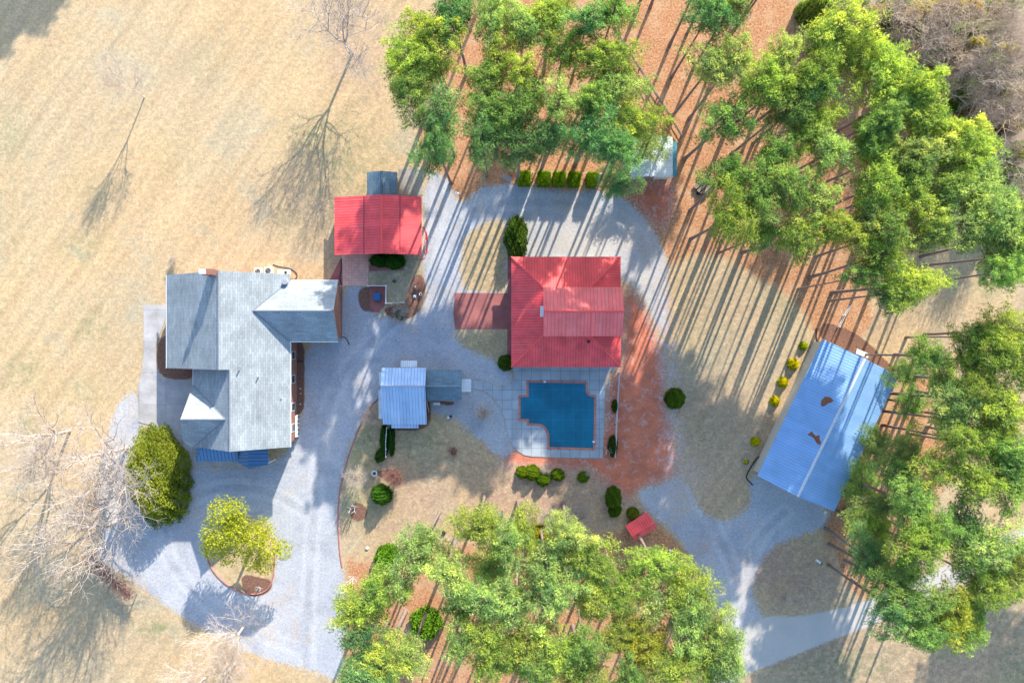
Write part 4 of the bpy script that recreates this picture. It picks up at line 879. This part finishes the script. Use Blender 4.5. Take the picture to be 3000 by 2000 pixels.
WG = [(1117,1740,62,'lime'),(1043,1790,60,'lime'),(1212,1643,68,'pale'),(1254,1580,48,'pale'),(1308,1670,60,'pale'),(1069,1867,56,'deep'),(1133,1930,68,'lime'),(1212,1914,54,'pale'),(1069,1972,56,'blue'),(1404,1535,60,'lime'),(1470,1590,56,'pale'),(1440,1650,46,'pale'),(1435,1745,66,'pale'),(1340,1771,44,'green'),
 (1340,1867,50,'green'),(1420,1867,54,'lime'),(1467,1935,60,'lime'),(1678,1560,52,'pale'),(1519,1550,48,'lime'),(1600,1640,56,'pale'),(1715,1640,62,'lime'),(1627,1739,72,'pale'),(1723,1745,56,'lime'),(1519,1740,56,'pale'),(1819,1723,60,'lime'),(1925,1650,60,'lime'),(2010,1720,58,'lime'),(1930,1765,60,'pale'),(2035,1780,56,'pale'),
 (1803,1851,52,'lime'),(1890,1870,58,'gold'),(2010,1840,60,'pale'),(2106,1860,56,'pale'),(1519,1899,64,'lime'),(1627,1899,64,'lime'),(1723,1890,48,'green'),(1962,1946,66,'lime'),(2058,1930,66,'lime'),(2138,1920,54,'pale'),(1707,1972,60,'lime'),(1867,1975,50,'green'),(1580,1975,58,'green')]
ORD = ['first','second','third','fourth','fifth','sixth','seventh','eighth','ninth','tenth','eleventh','twelfth','thirteenth','fourteenth']
NUM = ['one','two','three','four','five','six']
rnd = random.Random(7)
def place_pine(bx, by, hgt, rad, colr, label, group, ti=None):
    ti = rnd.randrange(8) if ti is None else ti
    if PUSED[ti]: r = copy_tree(PT[ti])
    else: r = PT[ti]; PUSED[ti] = True
    r.location = (bx, by, -.03); r.rotation_euler = (rnd.uniform(-.03,.03), rnd.uniform(-.03,.03), rnd.random()*6.28)
    sz = hgt/21.0; base = [3.4,3.0,3.8,3.3,2.8,3.6,3.4,3.9][ti]+.9; sr = rad/base
    el = rnd.uniform(.85,1.18); r.scale = (sr*el, sr/el, sz)
    c = COL[colr]; j = rnd.uniform(.85,1.12)
    for ch in r.children:
        if ch.name.startswith('crown'): ch.color = (c[0]*j*rnd.uniform(.92,1.08), c[1]*j, c[2]*j, 1)
    tag(r, label, 'pine tree', group)
def in_poly(px, py, poly):
    r = False
    for i in range(len(poly)):
        ax, ay = poly[i]; bx, by = poly[(i+1) % len(poly)]
        if (ay > py) != (by > py) and px < (bx-ax)*(py-ay)/(by-ay)+ax: r = not r
    return r
KEEPOUT = [[(2370,985),(2620,1090),(2440,1500),(2190,1400)], [(1825,405),(1975,405),(1975,535),(1825,535)], gravel_polys[0], gravel_polys[1], road_poly]
def grove(lst, where, group, nrows, hbase, fill=1.42):
    lst = [t for t in lst if t[3] != 'x']; lst.sort(key=lambda t: t[1]); n = len(lst); per = math.ceil(n/nrows)
    for r_i in range(nrows):
        row = sorted(lst[r_i*per:(r_i+1)*per])
        for k, (px, py, rr, cl) in enumerate(row):
            hgt = hbase+rnd.uniform(-1.2, 1.0)-(2 if rr < 48 else 0); zc_ = hgt*.88
            while zc_ > 4.5 and any(in_poly(1500+(px-1500)*(1-zc_/CAMH), 1000+(py-1000)*(1-zc_/CAMH), q) for q in KEEPOUT): zc_ -= .5; hgt = zc_/.88
            x, y = P(px, py, zc_); rad = rr*S*(1-zc_/CAMH)*fill
            col_n = f'{ORD[k]} from left' if k < len(ORD) else f'{ORD[len(row)-1-k]} from right'
            place_pine(x, y, hgt, rad, cl, f'{CW[cl]} pine, {col_n} in row {NUM[r_i]} of {where}', group)
grove(NG, 'the north grove', 'pines in the grove north of the driveway', 5, 20.5)
grove(EG, 'the northeast grove', 'pines in the northeast grove', 6, 21.5, 1.45)
grove(SG, 'the grove beside the barn', 'pines in the grove east of the barn', 5, 19, 1.5)
grove(WG, 'the bottom-edge grove', 'pines in the grove at the bottom edge', 5, 17, 1.52)
# trunks seen at the top edge whose crowns are past the frame, and the grove beyond that shades the yard
k = 0
for (px, py) in [(1866,28),(1905,22),(1962,132),(2012,100),(2140,105),(2105,150)]:
    x, y = P(px, py); place_pine(x, y, 21+rnd.random()*2, 3.4, 'green', f'pine trunk {ORD[k]} from left at the top edge beyond the diagonal fence', 'pines beyond the top edge'); k += 1
cnt_ = {}
for (px, py) in sorted([(1400,-60),(1470,-150),(1790,-330),(2230,-150),(2620,-110)]):
    x, y = P(px, py); ring_ = 'near' if py > -170 else ('middle' if py > -300 else 'far'); cnt_[ring_] = cnt_.get(ring_, 0)+1
    place_pine(x, y, 20+rnd.random()*3, 4.4, 'green', f'pine beyond the top edge, {ORD[cnt_[ring_]-1]} from left in the {ring_} row', 'pines beyond the view')

for i, (px, py) in enumerate([(3110,1090),(3190,1160),(3140,1250),(3250,1210),(3320,1290),(3120,1350),(3230,1030),(3310,1120),(3060,1190),(3200,1330)]):
    x, y = P(px, py); place_pine(x, y, 19+rnd.random()*3, 4.2, 'green', f'pine beyond the right edge of the view, {ORD[i]} in its group', 'pines beyond the view')
for i, (px, py) in enumerate([(350,-740),(400,-830),(440,-800)]):
    x, y = P(px, py); place_pine(x, y, 19+rnd.random()*2, 3.8, 'green', f'pine far beyond the top left corner, {ORD[i]} of three', 'pines beyond the view')

# ---------------------------------------------------------------- bare trees
def bare_template(seed, name, H, spread, levels, mat, trunk_h=.25, twig=.016, r0=.24, stems=1, up=.25, nchild=(3,4)):
    rg = np.random.default_rng(seed); tb = Tubes(); tw = Tubes()
    def grow(p, d, L, r, lev):
        k = 3 if lev < levels-1 else 2; a = p
        t_ = tb if lev < 3 else tw
        for i in range(k):
            d = d+rg.normal(0, .13 if lev else .05, 3)+np.array([0, 0, .04]); d /= np.linalg.norm(d)
            b = a+d*L/k; rb = r*(1-.35*(i+1)/k); t_.seg(a, b, r*(1-.35*i/k), rb, 6 if lev < 2 else 3)
            if lev >= 1 and lev < levels and i < k-1 and rg.random() < .75:
                s = np.cross(d, rg.normal(0, 1, 3)); s /= np.linalg.norm(s)+1e-9
                dd = d*.6+s*.8+np.array([0, 0, up*.5]); grow(b, dd/np.linalg.norm(dd), L*.62, max(rb*.55, twig), lev+1)
            a = b
        if lev < levels:
            m = rg.integers(nchild[0], nchild[1]+1); ph = rg.random()*6.28
            u = np.cross(d, (0,0,1.) if abs(d[2]) < .9 else (1.,0,0)); u /= np.linalg.norm(u); v = np.cross(d, u)
            for j in range(m):
                t = ph+6.283*j/m+rg.normal(0, .3); sp = spread*(.7+.6*rg.random())
                dd = d*math.cos(sp)+(u*math.cos(t)+v*math.sin(t))*math.sin(sp)+np.array([0, 0, up])*(1 if lev < 3 else .3)
                grow(a, dd/np.linalg.norm(dd), L*(.72 if lev else .95)*(.8+.35*rg.random()), max(r*.6, twig), lev+1)
    for s in range(stems):
        d = np.array([0, 0, 1.]) if stems == 1 else np.array([.45*math.cos(6.28*s/stems), .45*math.sin(6.28*s/stems), 1.])
        grow(np.array([0., 0, 0]), d/np.linalg.norm(d), H*trunk_h, r0/(1 if stems == 1 else 1.8), 0)
    root = bpy.data.objects.new(name, None); link(root)
    v = np.array(tw.v if len(tw.v) else tb.v); ext = np.percentile(np.hypot(v[:, 0], v[:, 1]), 97); top = np.percentile(v[:, 2], 99)
    for nm, tbs in (('trunk', tb), ('crown', tw)):
        if not len(tbs.v): continue
        o = bpy.data.objects.new(nm, tbs.mesh(nm, mat)); link(o); o.parent = root
    root['_e'] = float(ext); root['_t'] = float(top); return root
USED = set()
def inst(tp, x, y, rad, hgt, label, cat, group=None, rz=None, tilt=(0, 0)):
    e, t = tp['_e'], tp['_t']
    if tp.name in USED: r = copy_tree(tp)
    else: r = tp; USED.add(tp.name)
    TPK.append(r); r.location = (x, y, -.02); r.scale = (rad/e, rad/e, hgt/t)
    r.rotation_euler = (tilt[0], tilt[1], rnd.random()*6.28 if rz is None else rz)
    return tag(r, label, cat, group)
TPK = []
b1 = bare_template(31, 'bare_tree', 14, .62, 5, M['palebark'], .26, .008, .20)
b2 = bare_template(32, 'bare_tree', 14, .70, 5, M['palebark'], .24, .008, .20, 1, .18)
b3 = bare_template(33, 'bare_tree', 13, .60, 5, M['greybark'], .28, .008, .17)
b4 = bare_template(34, 'bare_tree', 12, .66, 5, M['greybark'], .26, .008, .16, 1, .2)
m1 = bare_template(41, 'crape_myrtle', 4, .55, 4, M['palebark'], .3, .012, .08, 5, .2)
m2 = bare_template(42, 'bare_shrub', 3, .6, 4, M['redtwig'], .3, .010, .06, 7, .2)
m3 = bare_template(43, 'pruned_shrub', 1.6, .6, 1, M['stone'], .45, .03, .09, 4, .2, (3,4))
m4 = bare_template(44, 'bare_shrub', 3, .6, 4, M['greybark'], .3, .010, .05, 6, .2)
def at(px, py): return P(px, py)
inst(b1, *at(372,1312), 9.0, 14.5, 'huge pale bare tree spreading over the round evergreen bush', 'bare tree', 'big bare trees on the west lawn')
inst(b2, *at(338,1530), 8.6, 13.5, 'big pale bare tree over the grape arbor at lower left', 'bare tree', 'big bare trees on the west lawn')
inst(b1, *at(205,1262), 7.5, 13, 'pale bare tree at the left edge beside the grey gravel patch', 'bare tree', 'big bare trees on the west lawn')
inst(b2, *at(395,1420), 6.2, 11, 'smaller bare tree rising through the lower side of the round evergreen', 'bare tree', 'big bare trees on the west lawn')
inst(b1, *at(1030,163), 7.6, 13, 'large grey bare tree on the lawn left of the north pines', 'bare tree')
inst(b4, *at(423,286), 3.3, 9.5, 'slim lone bare tree on the open upper left lawn', 'bare tree')
inst(b3, *at(716,1832), 5.6, 9, 'pale bare tree beside the driveway at the bottom, right one', 'bare tree')
inst(b4, *at(690,1940), 6.0, 9.5, 'bare tree at the bottom edge left of the driveway mouth', 'bare tree')
inst(b3, *at(600,1985), 5.0, 9, 'bare tree cut by the bottom edge, leftmost along the driveway', 'bare tree')
wood = [(2960,90,8),(2880,60,7),(2760,20,6),(2640,60,5.5),(2700,150,5.5),(2820,170,7),(2940,220,7),(2790,250,5.5),(2880,320,6),(2960,330,7),(2900,420,5.5),(2975,460,6),(2960,560,5),(2480,20,5),(2610,130,4),(2990,150,6)]
wood.sort(key=lambda t: t[1])
for i, (px, py, rr) in enumerate(wood):
    row = i//8; tall = 'pale grey' if i % 2 else 'brownish grey'
    rowl = sorted(wood[row*8:row*8+8]); kk = rowl.index((px, py, rr))
    hh = rr*1.7; x, y = P(px, py, hh*.6)
    inst((b3, b4, b4)[i % 3], x, y, rr*.8, hh, f'{tall} bare tree {ORD[kk]} from left in the {ORD[row]} row of the corner woods', 'bare tree', 'bare trees in the northeast corner woods')
inst(m1, *at(1050,1388), 1.75, 3.6, 'white-barked bare myrtle left of the stone birdbath', 'bare shrub')
inst(m2, *at(1160,1392), 1.6, 2.6, 'dense red-brown bare shrub right of the stone birdbath', 'bare shrub')
inst(m4, *at(1090,1212), 1.7, 2.6, 'tan twiggy shrub at the west wall of the workshop', 'bare shrub')
inst(m4, *at(1420,1205), 1.5, 2.8, 'round twiggy shrub on gravel between workshop and pool walk', 'bare shrub')
inst(m1, *at(1690,1500), 2.2, 3.6, 'wide pale bare myrtle above the south pines', 'bare shrub')
inst(m1, *at(1603,1500), 1.4, 2.6, 'smaller pale bare myrtle left of the wide one', 'bare shrub')
inst(m4, *at(1175,912), 1.7, 2.2, 'grey twiggy shrub at the lower end of the oval bed', 'bare shrub')
inst(m4, *at(2285,1742), 1.2, 1.8, 'tan twiggy bush by the bend of the pale road', 'bare shrub')
inst(m2, *at(1328,1300+20), .8, .8, 'low reddish clump on the lawn south of the workshop', 'bare shrub')
inst(m4, *at(1600,1368), 1.0, 1.5, 'dusky bare shrub above the joined green shrubs', 'bare shrub')
inst(m4, *at(1728,1375), 1.0, 1.5, 'dusky bare shrub above the lone green shrub', 'bare shrub')
inst(m1, *at(512,768), .9, 1.2, 'tuft of dry stalks on the lawn north of the chimney', 'bare shrub')
inst(m4, *at(1328,1580), 1.2, 2, 'twiggy bare sapling at the northwest corner of the south pines', 'bare shrub')
for i, (px, py, r_, lb) in enumerate([(1784,1120,.75,'topmost white pruned shrub in the clay bed by the pool'),(1782,1165,.55,'second white pruned shrub in the clay bed by the pool'),(1783,1215,.75,'third white pruned shrub in the clay bed by the pool'),(1780,1318,.7,'lowest white pruned shrub in the clay bed by the pool')]):
    inst(m3, *at(px, py), r_, 1.5, lb, 'pruned shrub', 'pruned shrubs in the clay bed')
inst(m3, *at(1040,1483), .9, 2.2, 'pale pruned stump-armed shrub in its round mulch bed', 'pruned shrub')
inst(m3, *at(1035,1690), .9, 1.6, 'pale cut-back shrub at the driveway edge above the pines', 'pruned shrub')
inst(m3, *at(762,1720), .7, 1.2, 'pale cut-back stump in the driveway island', 'pruned shrub')
inst(m2, *at(1155,905), .9, .9, 'low brown dry clump in the oval bed', 'bare shrub')
inst(m2, *at(1228,832), 1.0, .8, 'dark brown dry clump at the top of the oval bed', 'bare shrub')

# ---------------------------------------------------------------- evergreen shrubs
def shrub_template(seed, name, shape='round', n=4200, leaf=.085):
    rg = np.random.default_rng(seed); u = rg.normal(0, 1, (n, 3)); u /= np.linalg.norm(u, axis=1)[:, None]; u[:, 2] = np.abs(u[:, 2])
    lump = 1+.10*np.sin(u[:, 0]*5+seed)*np.cos(u[:, 1]*6+seed*2)*.6+.05*np.sin(u[:, 2]*9)+.06*np.sin(u[:, 0]*17+u[:, 1]*13+seed)
    if shape == 'box':
        m = np.max(np.abs(u*np.array([1, 1, 1.])), 1); p = np.clip(u/m[:, None]+rg.normal(0,.05,(n,3)), -1.1, 1.1)*(.86+.12*rg.random((n, 1))); p = p*np.array([1, 1, 1])
    elif shape == 'loose':
        p = u*(lump*(.55+.55*rg.random(n)))[:, None]
    else: p = u*(lump*(.80+.24*rg.random(n)))[:, None]
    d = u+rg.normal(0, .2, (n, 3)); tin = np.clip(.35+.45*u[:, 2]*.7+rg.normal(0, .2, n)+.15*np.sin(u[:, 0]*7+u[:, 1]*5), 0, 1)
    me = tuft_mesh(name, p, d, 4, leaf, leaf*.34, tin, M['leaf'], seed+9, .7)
    # woody heart that keeps the shrub opaque
    o = bpy.data.objects.new(name, None); link(o)
    f = bpy.data.objects.new('foliage', me); link(f); f.parent = o
    core = MB(); rings_ = []
    kx = {'round': .62, 'box': .7, 'loose': .35}[shape]
    for j in range(6):
        ph = j/5*math.pi/2
        for i in range(12): t = i/12*6.2832; core.v.append((kx*math.cos(ph)*math.cos(t), kx*math.cos(ph)*math.sin(t), kx*math.sin(ph)))
    core.f = [[j*12+i, j*12+(i+1) % 12, (j+1)*12+(i+1) % 12, (j+1)*12+i] for j in range(5) for i in range(12)]; core.uv = [None]*len(core.f)
    c = core.build('inner_branches', plain('shrub_heart', (.04,.06,.02), .95, .3, 8)); c.parent = o
    o['_e'] = 1.0; o['_t'] = 1.0; return o
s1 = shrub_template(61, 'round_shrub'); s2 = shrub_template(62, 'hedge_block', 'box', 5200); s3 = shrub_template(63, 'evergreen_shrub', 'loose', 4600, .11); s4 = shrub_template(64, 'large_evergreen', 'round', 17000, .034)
def sh(tp, px, py, rx, ry, h, col, label, cat='shrub', group=None, rz=None):
    x, y = P(px, py, h*.6); r = inst(tp, x, y, 1, 1, label, cat, group, rz if rz is not None else rnd.random()*6.28)
    r.scale = (rx*S, (ry or rx)*S, h)
    for ch in r.children: ch.color = (*col, 1)
    return r
GR = (1.0,1.0,1.0); YL = (5.2,2.9,.5); OL = (2.6,1.8,1.4); LG = (1.6,1.5,.9); DK = (.6,.8,.9)
sh(s1, 1981,1168,28,28,2.0, (1.1,1.1,.7), 'large clipped round evergreen at the edge of the clay lane')
sh(s1, 1482,1063,22,22,1.6, (.9,.95,.7), 'round clipped shrub at the west corner of the pool house')
sh(s1, 1115,1452,28,29,2.2, (.75,1.1,.8), 'bright green clipped ball on the lawn below the birdbath')
sh(s1, 1856,1506,17,17,1.3, (2.2,1.5,1.0), 'olive round shrub touching the pump house')
sh(s1, 1800,1462,22,32,2.2, (1.2,1.2,.8), 'oblong green shrub left of the clay lane, above its twin', 'shrub', None, 0)
sh(s1, 1804,1497,17,20,1.6, (1.0,1.1,.7), 'smaller green shrub just below the oblong shrub')
sh(s1, 1530,1385,17,18,1.2, (1.9,1.5,.6), 'leftmost of the joined green shrubs south of the pool deck')
sh(s1, 1560,1386,22,22,1.4, (1.7,1.5,.6), 'middle of the joined green shrubs south of the pool deck')
sh(s1, 1592,1405,20,20,1.3, (1.4,1.4,.6), 'rightmost of the joined green shrubs south of the pool deck')
sh(s1, 1635,1392,17,19,1.3, (1.5,1.4,.6), 'separate oval green shrub right of the joined ones')
sh(s1, 1710,1398,17,15,1.0, (1.7,1.6,.6), 'low lime shrub south of the pool deck corner')
for (px,py,r_,lb) in [(2356,1013,12,'topmost yellow-green shrub in the row along the barn'),(2326,1066,16,'second and largest yellow shrub along the barn'),(2296,1120,15,'third yellow shrub from the top along the barn'),(2272,1175,14,'fourth yellow shrub from the top along the barn'),(2215,1294,13,'fifth yellow shrub along the barn, after a gap'),(2184,1351,8,'smallest yellow shrub, lowest along the barn')]:
    sh(s1, px, py, r_, r_, r_*.055, YL if py > 1030 else (3.6,2.5,.5), lb, 'shrub', 'yellow shrubs along the barn')
for (px,rx,lb) in [(1536,18,'leftmost block of the clipped hedge'),(1594,19,'second block of the clipped hedge'),(1639,18,'third block of the clipped hedge'),(1683,17,'fourth block of the clipped hedge'),(1737,17,'rightmost block of the clipped hedge')]:
    sh(s2, px, 522+(px-1537)*.02, rx, 19, 2.3, (1.9,1.8,.6), lb, 'hedge', 'clipped hedge blocks', 0)
sh(s3, 1512,695,30,58,2.6, (.9,.9,.9), 'tall dark shrub mass at the northwest corner of the pool house', 'shrub', None, 0)
sh(s1, 1112,762,30,18,2.0, (.35,.75,.6), 'dark green shrub under the garage eave, left one', 'shrub', None, 0)
sh(s1, 1152,764,30,22,2.0, (.4,.85,.6), 'dark green shrub under the garage eave, right one', 'shrub', None, 0)
sh(s3, 1113,1335,20,14,1.5, DK, 'glossy dark shrub at the end of the trellis fence')
sh(s3, 1125,1290,12,42,1.0, (.5,.8,.8), 'dark ivy strip left of the trellis fence', 'shrub', None, 0)
sh(s3, 1146,1292,9,40,1.0, (.45,.75,.8), 'dark ivy strip right of the trellis fence', 'shrub', None, 0)
sh(s3, 1803,1190,9,17,1.2, (.9,.8,.8), 'small dark shrub midway along the pipe fence', 'shrub', None, 0)
sh(s3, 1797,1308,13,28,1.3, (.8,.7,.9), 'larger dark shrub at the lower end of the pipe fence', 'shrub', None, 0)
sh(s3, 1170,915,14,20,1.5, (.6,.6,.8), 'dark shrub knot inside the twiggy bed', 'shrub')
sh(s4, 446,1400,84,140,4.8, (2.2,1.55,1.1), 'huge rounded evergreen beside the front walk, half under bare branches', 'evergreen', None, R(10))
sh(s1, 1133,1640,36,36,3.0, (1.3,1.6,.8), 'bright green round bush left of the south pines', 'shrub')
sh(s3, 1244,1835,40,42,3.4, (1.2,1.45,.8), 'glossy green understory bush among the south pines', 'shrub')
sh(s3, 1582,1570,22,28,3.2, (2.8,1.5,.5), 'golden brown evergreen at the top of the south pines', 'shrub')
under = [(2420,30,34),(2470,20,30),(2560,60,36),(2620,20,30),(2700,40,40),(2770,30,44),(2830,40,36),(2680,100,30),(2740,140,40),(2790,110,36),(2650,170,34),(2720,200,34),(2790,190,30),(2850,150,34),(2890,200,36),(2760,260,30),(2830,270,36),(2900,260,34),(2960,290,40),(2870,340,34),(2930,380,36),(2980,350,30),(2890,440,30),(2960,460,34),(2990,520,30),(2935,520,28),(2600,110,28),(2950,20,34),(2900,100,30),(2985,230,30),(2840,380,26),(2570,170,24),(2930,590,24),(2520,60,26),(2990,600,30),(2380,20,26),(2590,40,24),(2660,60,26),(2730,80,24),(2820,100,26),(2950,160,28),(2680,260,22),(2910,310,26),(2995,300,28),(2995,440,28),(2850,60,26),(2770,150,24),(2960,560,24),(2545,110,22),(2510,30,22),(2860,410,24)]
under.sort(key=lambda t: t[1])
for i, (px, py, r_) in enumerate(under):
    row = i//11; rowl = sorted(under[row*11:row*11+11]); kk = rowl.index((px, py, r_))
    cw, cl = (('olive', OL), ('tan', (4.2,2.3,3.0)), ('grey-green', (2.4,1.9,2.6)), ('brown', (3.2,1.4,1.8)), ('mossy green', (1.9,1.8,1.4)))[(i*7+i//3) % 5]
    o = sh(s3, px, py, r_*1.15, r_*1.05, 3.4+2.2*rnd.random(), cl, f'{cw} understory thicket {ORD[kk]} from left in {ORD[row]} row of the corner woods', 'thicket', 'understory thickets in the corner woods')

# yellow-leaved oak in the driveway island
def oak(px, py):
    rg = np.random.default_rng(77); x0, y0 = P(px, py); tb = Tubes(); cen = []; dirs = []; tin = []
    root = thing('leafy_oak', 'yellow-leaved tree with two crown lobes in the driveway island', 'tree', (x0, y0, 0))
    base = np.zeros(3); top = np.array([-.3,-.2,3.2]); tb.seg(base, top, .28, .2, 8)
    for (cx_, cy_, r_, z_) in [(655,1500,42,6.6),(690,1495,34,6.8),(640,1560,48,6.0),(622,1600,34,5.2),(690,1560,38,6.2),(668,1630,26,4.4),(752,1570,36,6.2),(790,1600,38,5.6),(830,1610,26,5.0),(770,1545,30,5.8),(740,1640,30,4.6),(775,1650,30,4.5),(715,1600,28,5.4),(700,1530,30,6.4)]:
        wx_, wy_ = P(cx_, cy_, z_); c = np.array([wx_-x0, wy_-y0, z_]); m = (top+c)/2+rg.normal(0, .2, 3)
        tb.seg(top, m, .1, .06, 5); tb.seg(m, c, .06, .02); n = int(620*(r_/36)**2); r = r_*S*1.08
        u = rg.normal(0, 1, (n, 3)); u /= np.linalg.norm(u, axis=1)[:, None]; u[:, 2] = np.abs(u[:, 2])*.8-.2
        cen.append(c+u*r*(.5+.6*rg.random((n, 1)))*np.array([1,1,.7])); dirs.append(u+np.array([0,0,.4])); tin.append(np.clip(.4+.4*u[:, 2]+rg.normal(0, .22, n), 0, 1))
        for _ in range(8): q = c+rg.normal(0, .7, 3); tb.seg(c, q, .02, .008)
    M['oakleaf'] = leafy('oak_leaves', (.26,.30,.03), (.86,.84,.06), .42)
    for nm, me in (('trunk', tb.mesh('trunk', M['bark'])), ('crown', tuft_mesh('crown', np.concatenate(cen), np.concatenate(dirs), 4, .17, .06, np.concatenate(tin), M['oakleaf'], 5))):
        o = bpy.data.objects.new(nm, me); link(o); o.parent = root
oak(757, 1562)

# grape arbor
ga_ = thing('grape_arbor', 'row of wooden T-posts carrying a bare tangled vine', 'arbor', (*P(350,1690), 0))
p0 = Vector((*P(272,1618), 0)); p1 = Vector((*P(402,1737), 0)); dd_ = (p1-p0).normalized(); nn = Vector((-dd_.y, dd_.x, 0))
for k in range(5):
    c = p0+(p1-p0)*(k/4); pb = MB().box(c.x-.06,c.x+.06,c.y-.06,c.y+.06,0,1.6).build('post', M['wood'], ga_)
    MB().tube([c+nn*.5+Vector((0,0,1.6)), c-nn*.5+Vector((0,0,1.6))], .06, 4).build('crossbar', M['paleboard'], pb)
wi = MB()
for s_ in (-.45, 0, .45): wi.tube([p0+nn*s_+Vector((0,0,1.62)), p1+nn*s_+Vector((0,0,1.62))], .012, 4)
wi.build('wires', M['steel'], ga_)
rg = np.random.default_rng(8); tb = Tubes()
o0 = np.array(ORG[ga_])
for i in range(1500):
    t = rg.random(); a = np.array(p0+(p1-p0)*t)+np.array(nn)*rg.normal(0, .4)+np.array([0, 0, 1.5+.25*rg.random()])-o0
    b = a+rg.normal(0, .35, 3)*np.array([1,1,.5]); c = b+rg.normal(0, .3, 3)*np.array([1,1,.6]); tb.seg(a, b, .014, .012); tb.seg(b, c, .012, .006)
o = link(bpy.data.objects.new('vine', tb.mesh('vine', M['redtwig']))); o.parent = ga_
# fallen branches and sticks in the straw
def stick(px, py, qx, qy, r, label):
    a = (*P(px, py), r); b = (*P(qx, qy), r); mid = ((a[0]+b[0])/2+.15, (a[1]+b[1])/2, r)
    m = MB().tube([a, mid, b], r, 6, r*.4); m.tube([mid, (mid[0]+.5, mid[1]+.4, r+.1)], r*.4, 4); tag(m.build('fallen_branch', M['palebark'], None, (a[0], a[1], 0)), label, 'branch')
stick(1515,147,1560,126,.09,'pale fallen branch under the north pines left of the fence')
stick(1998,405,1986,416,.07,'pale short log at the lower end of the diagonal fence')
stick(2415,1535,2460,1590,.06,'thin pale root line in the straw south of the barn')
stick(1355,1640,1362,1620,.1,'short pale log standing in straw at the south pines')

for o in list(bpy.data.objects):
    for k in ('_e', '_t'):
        if k in o: del o[k]
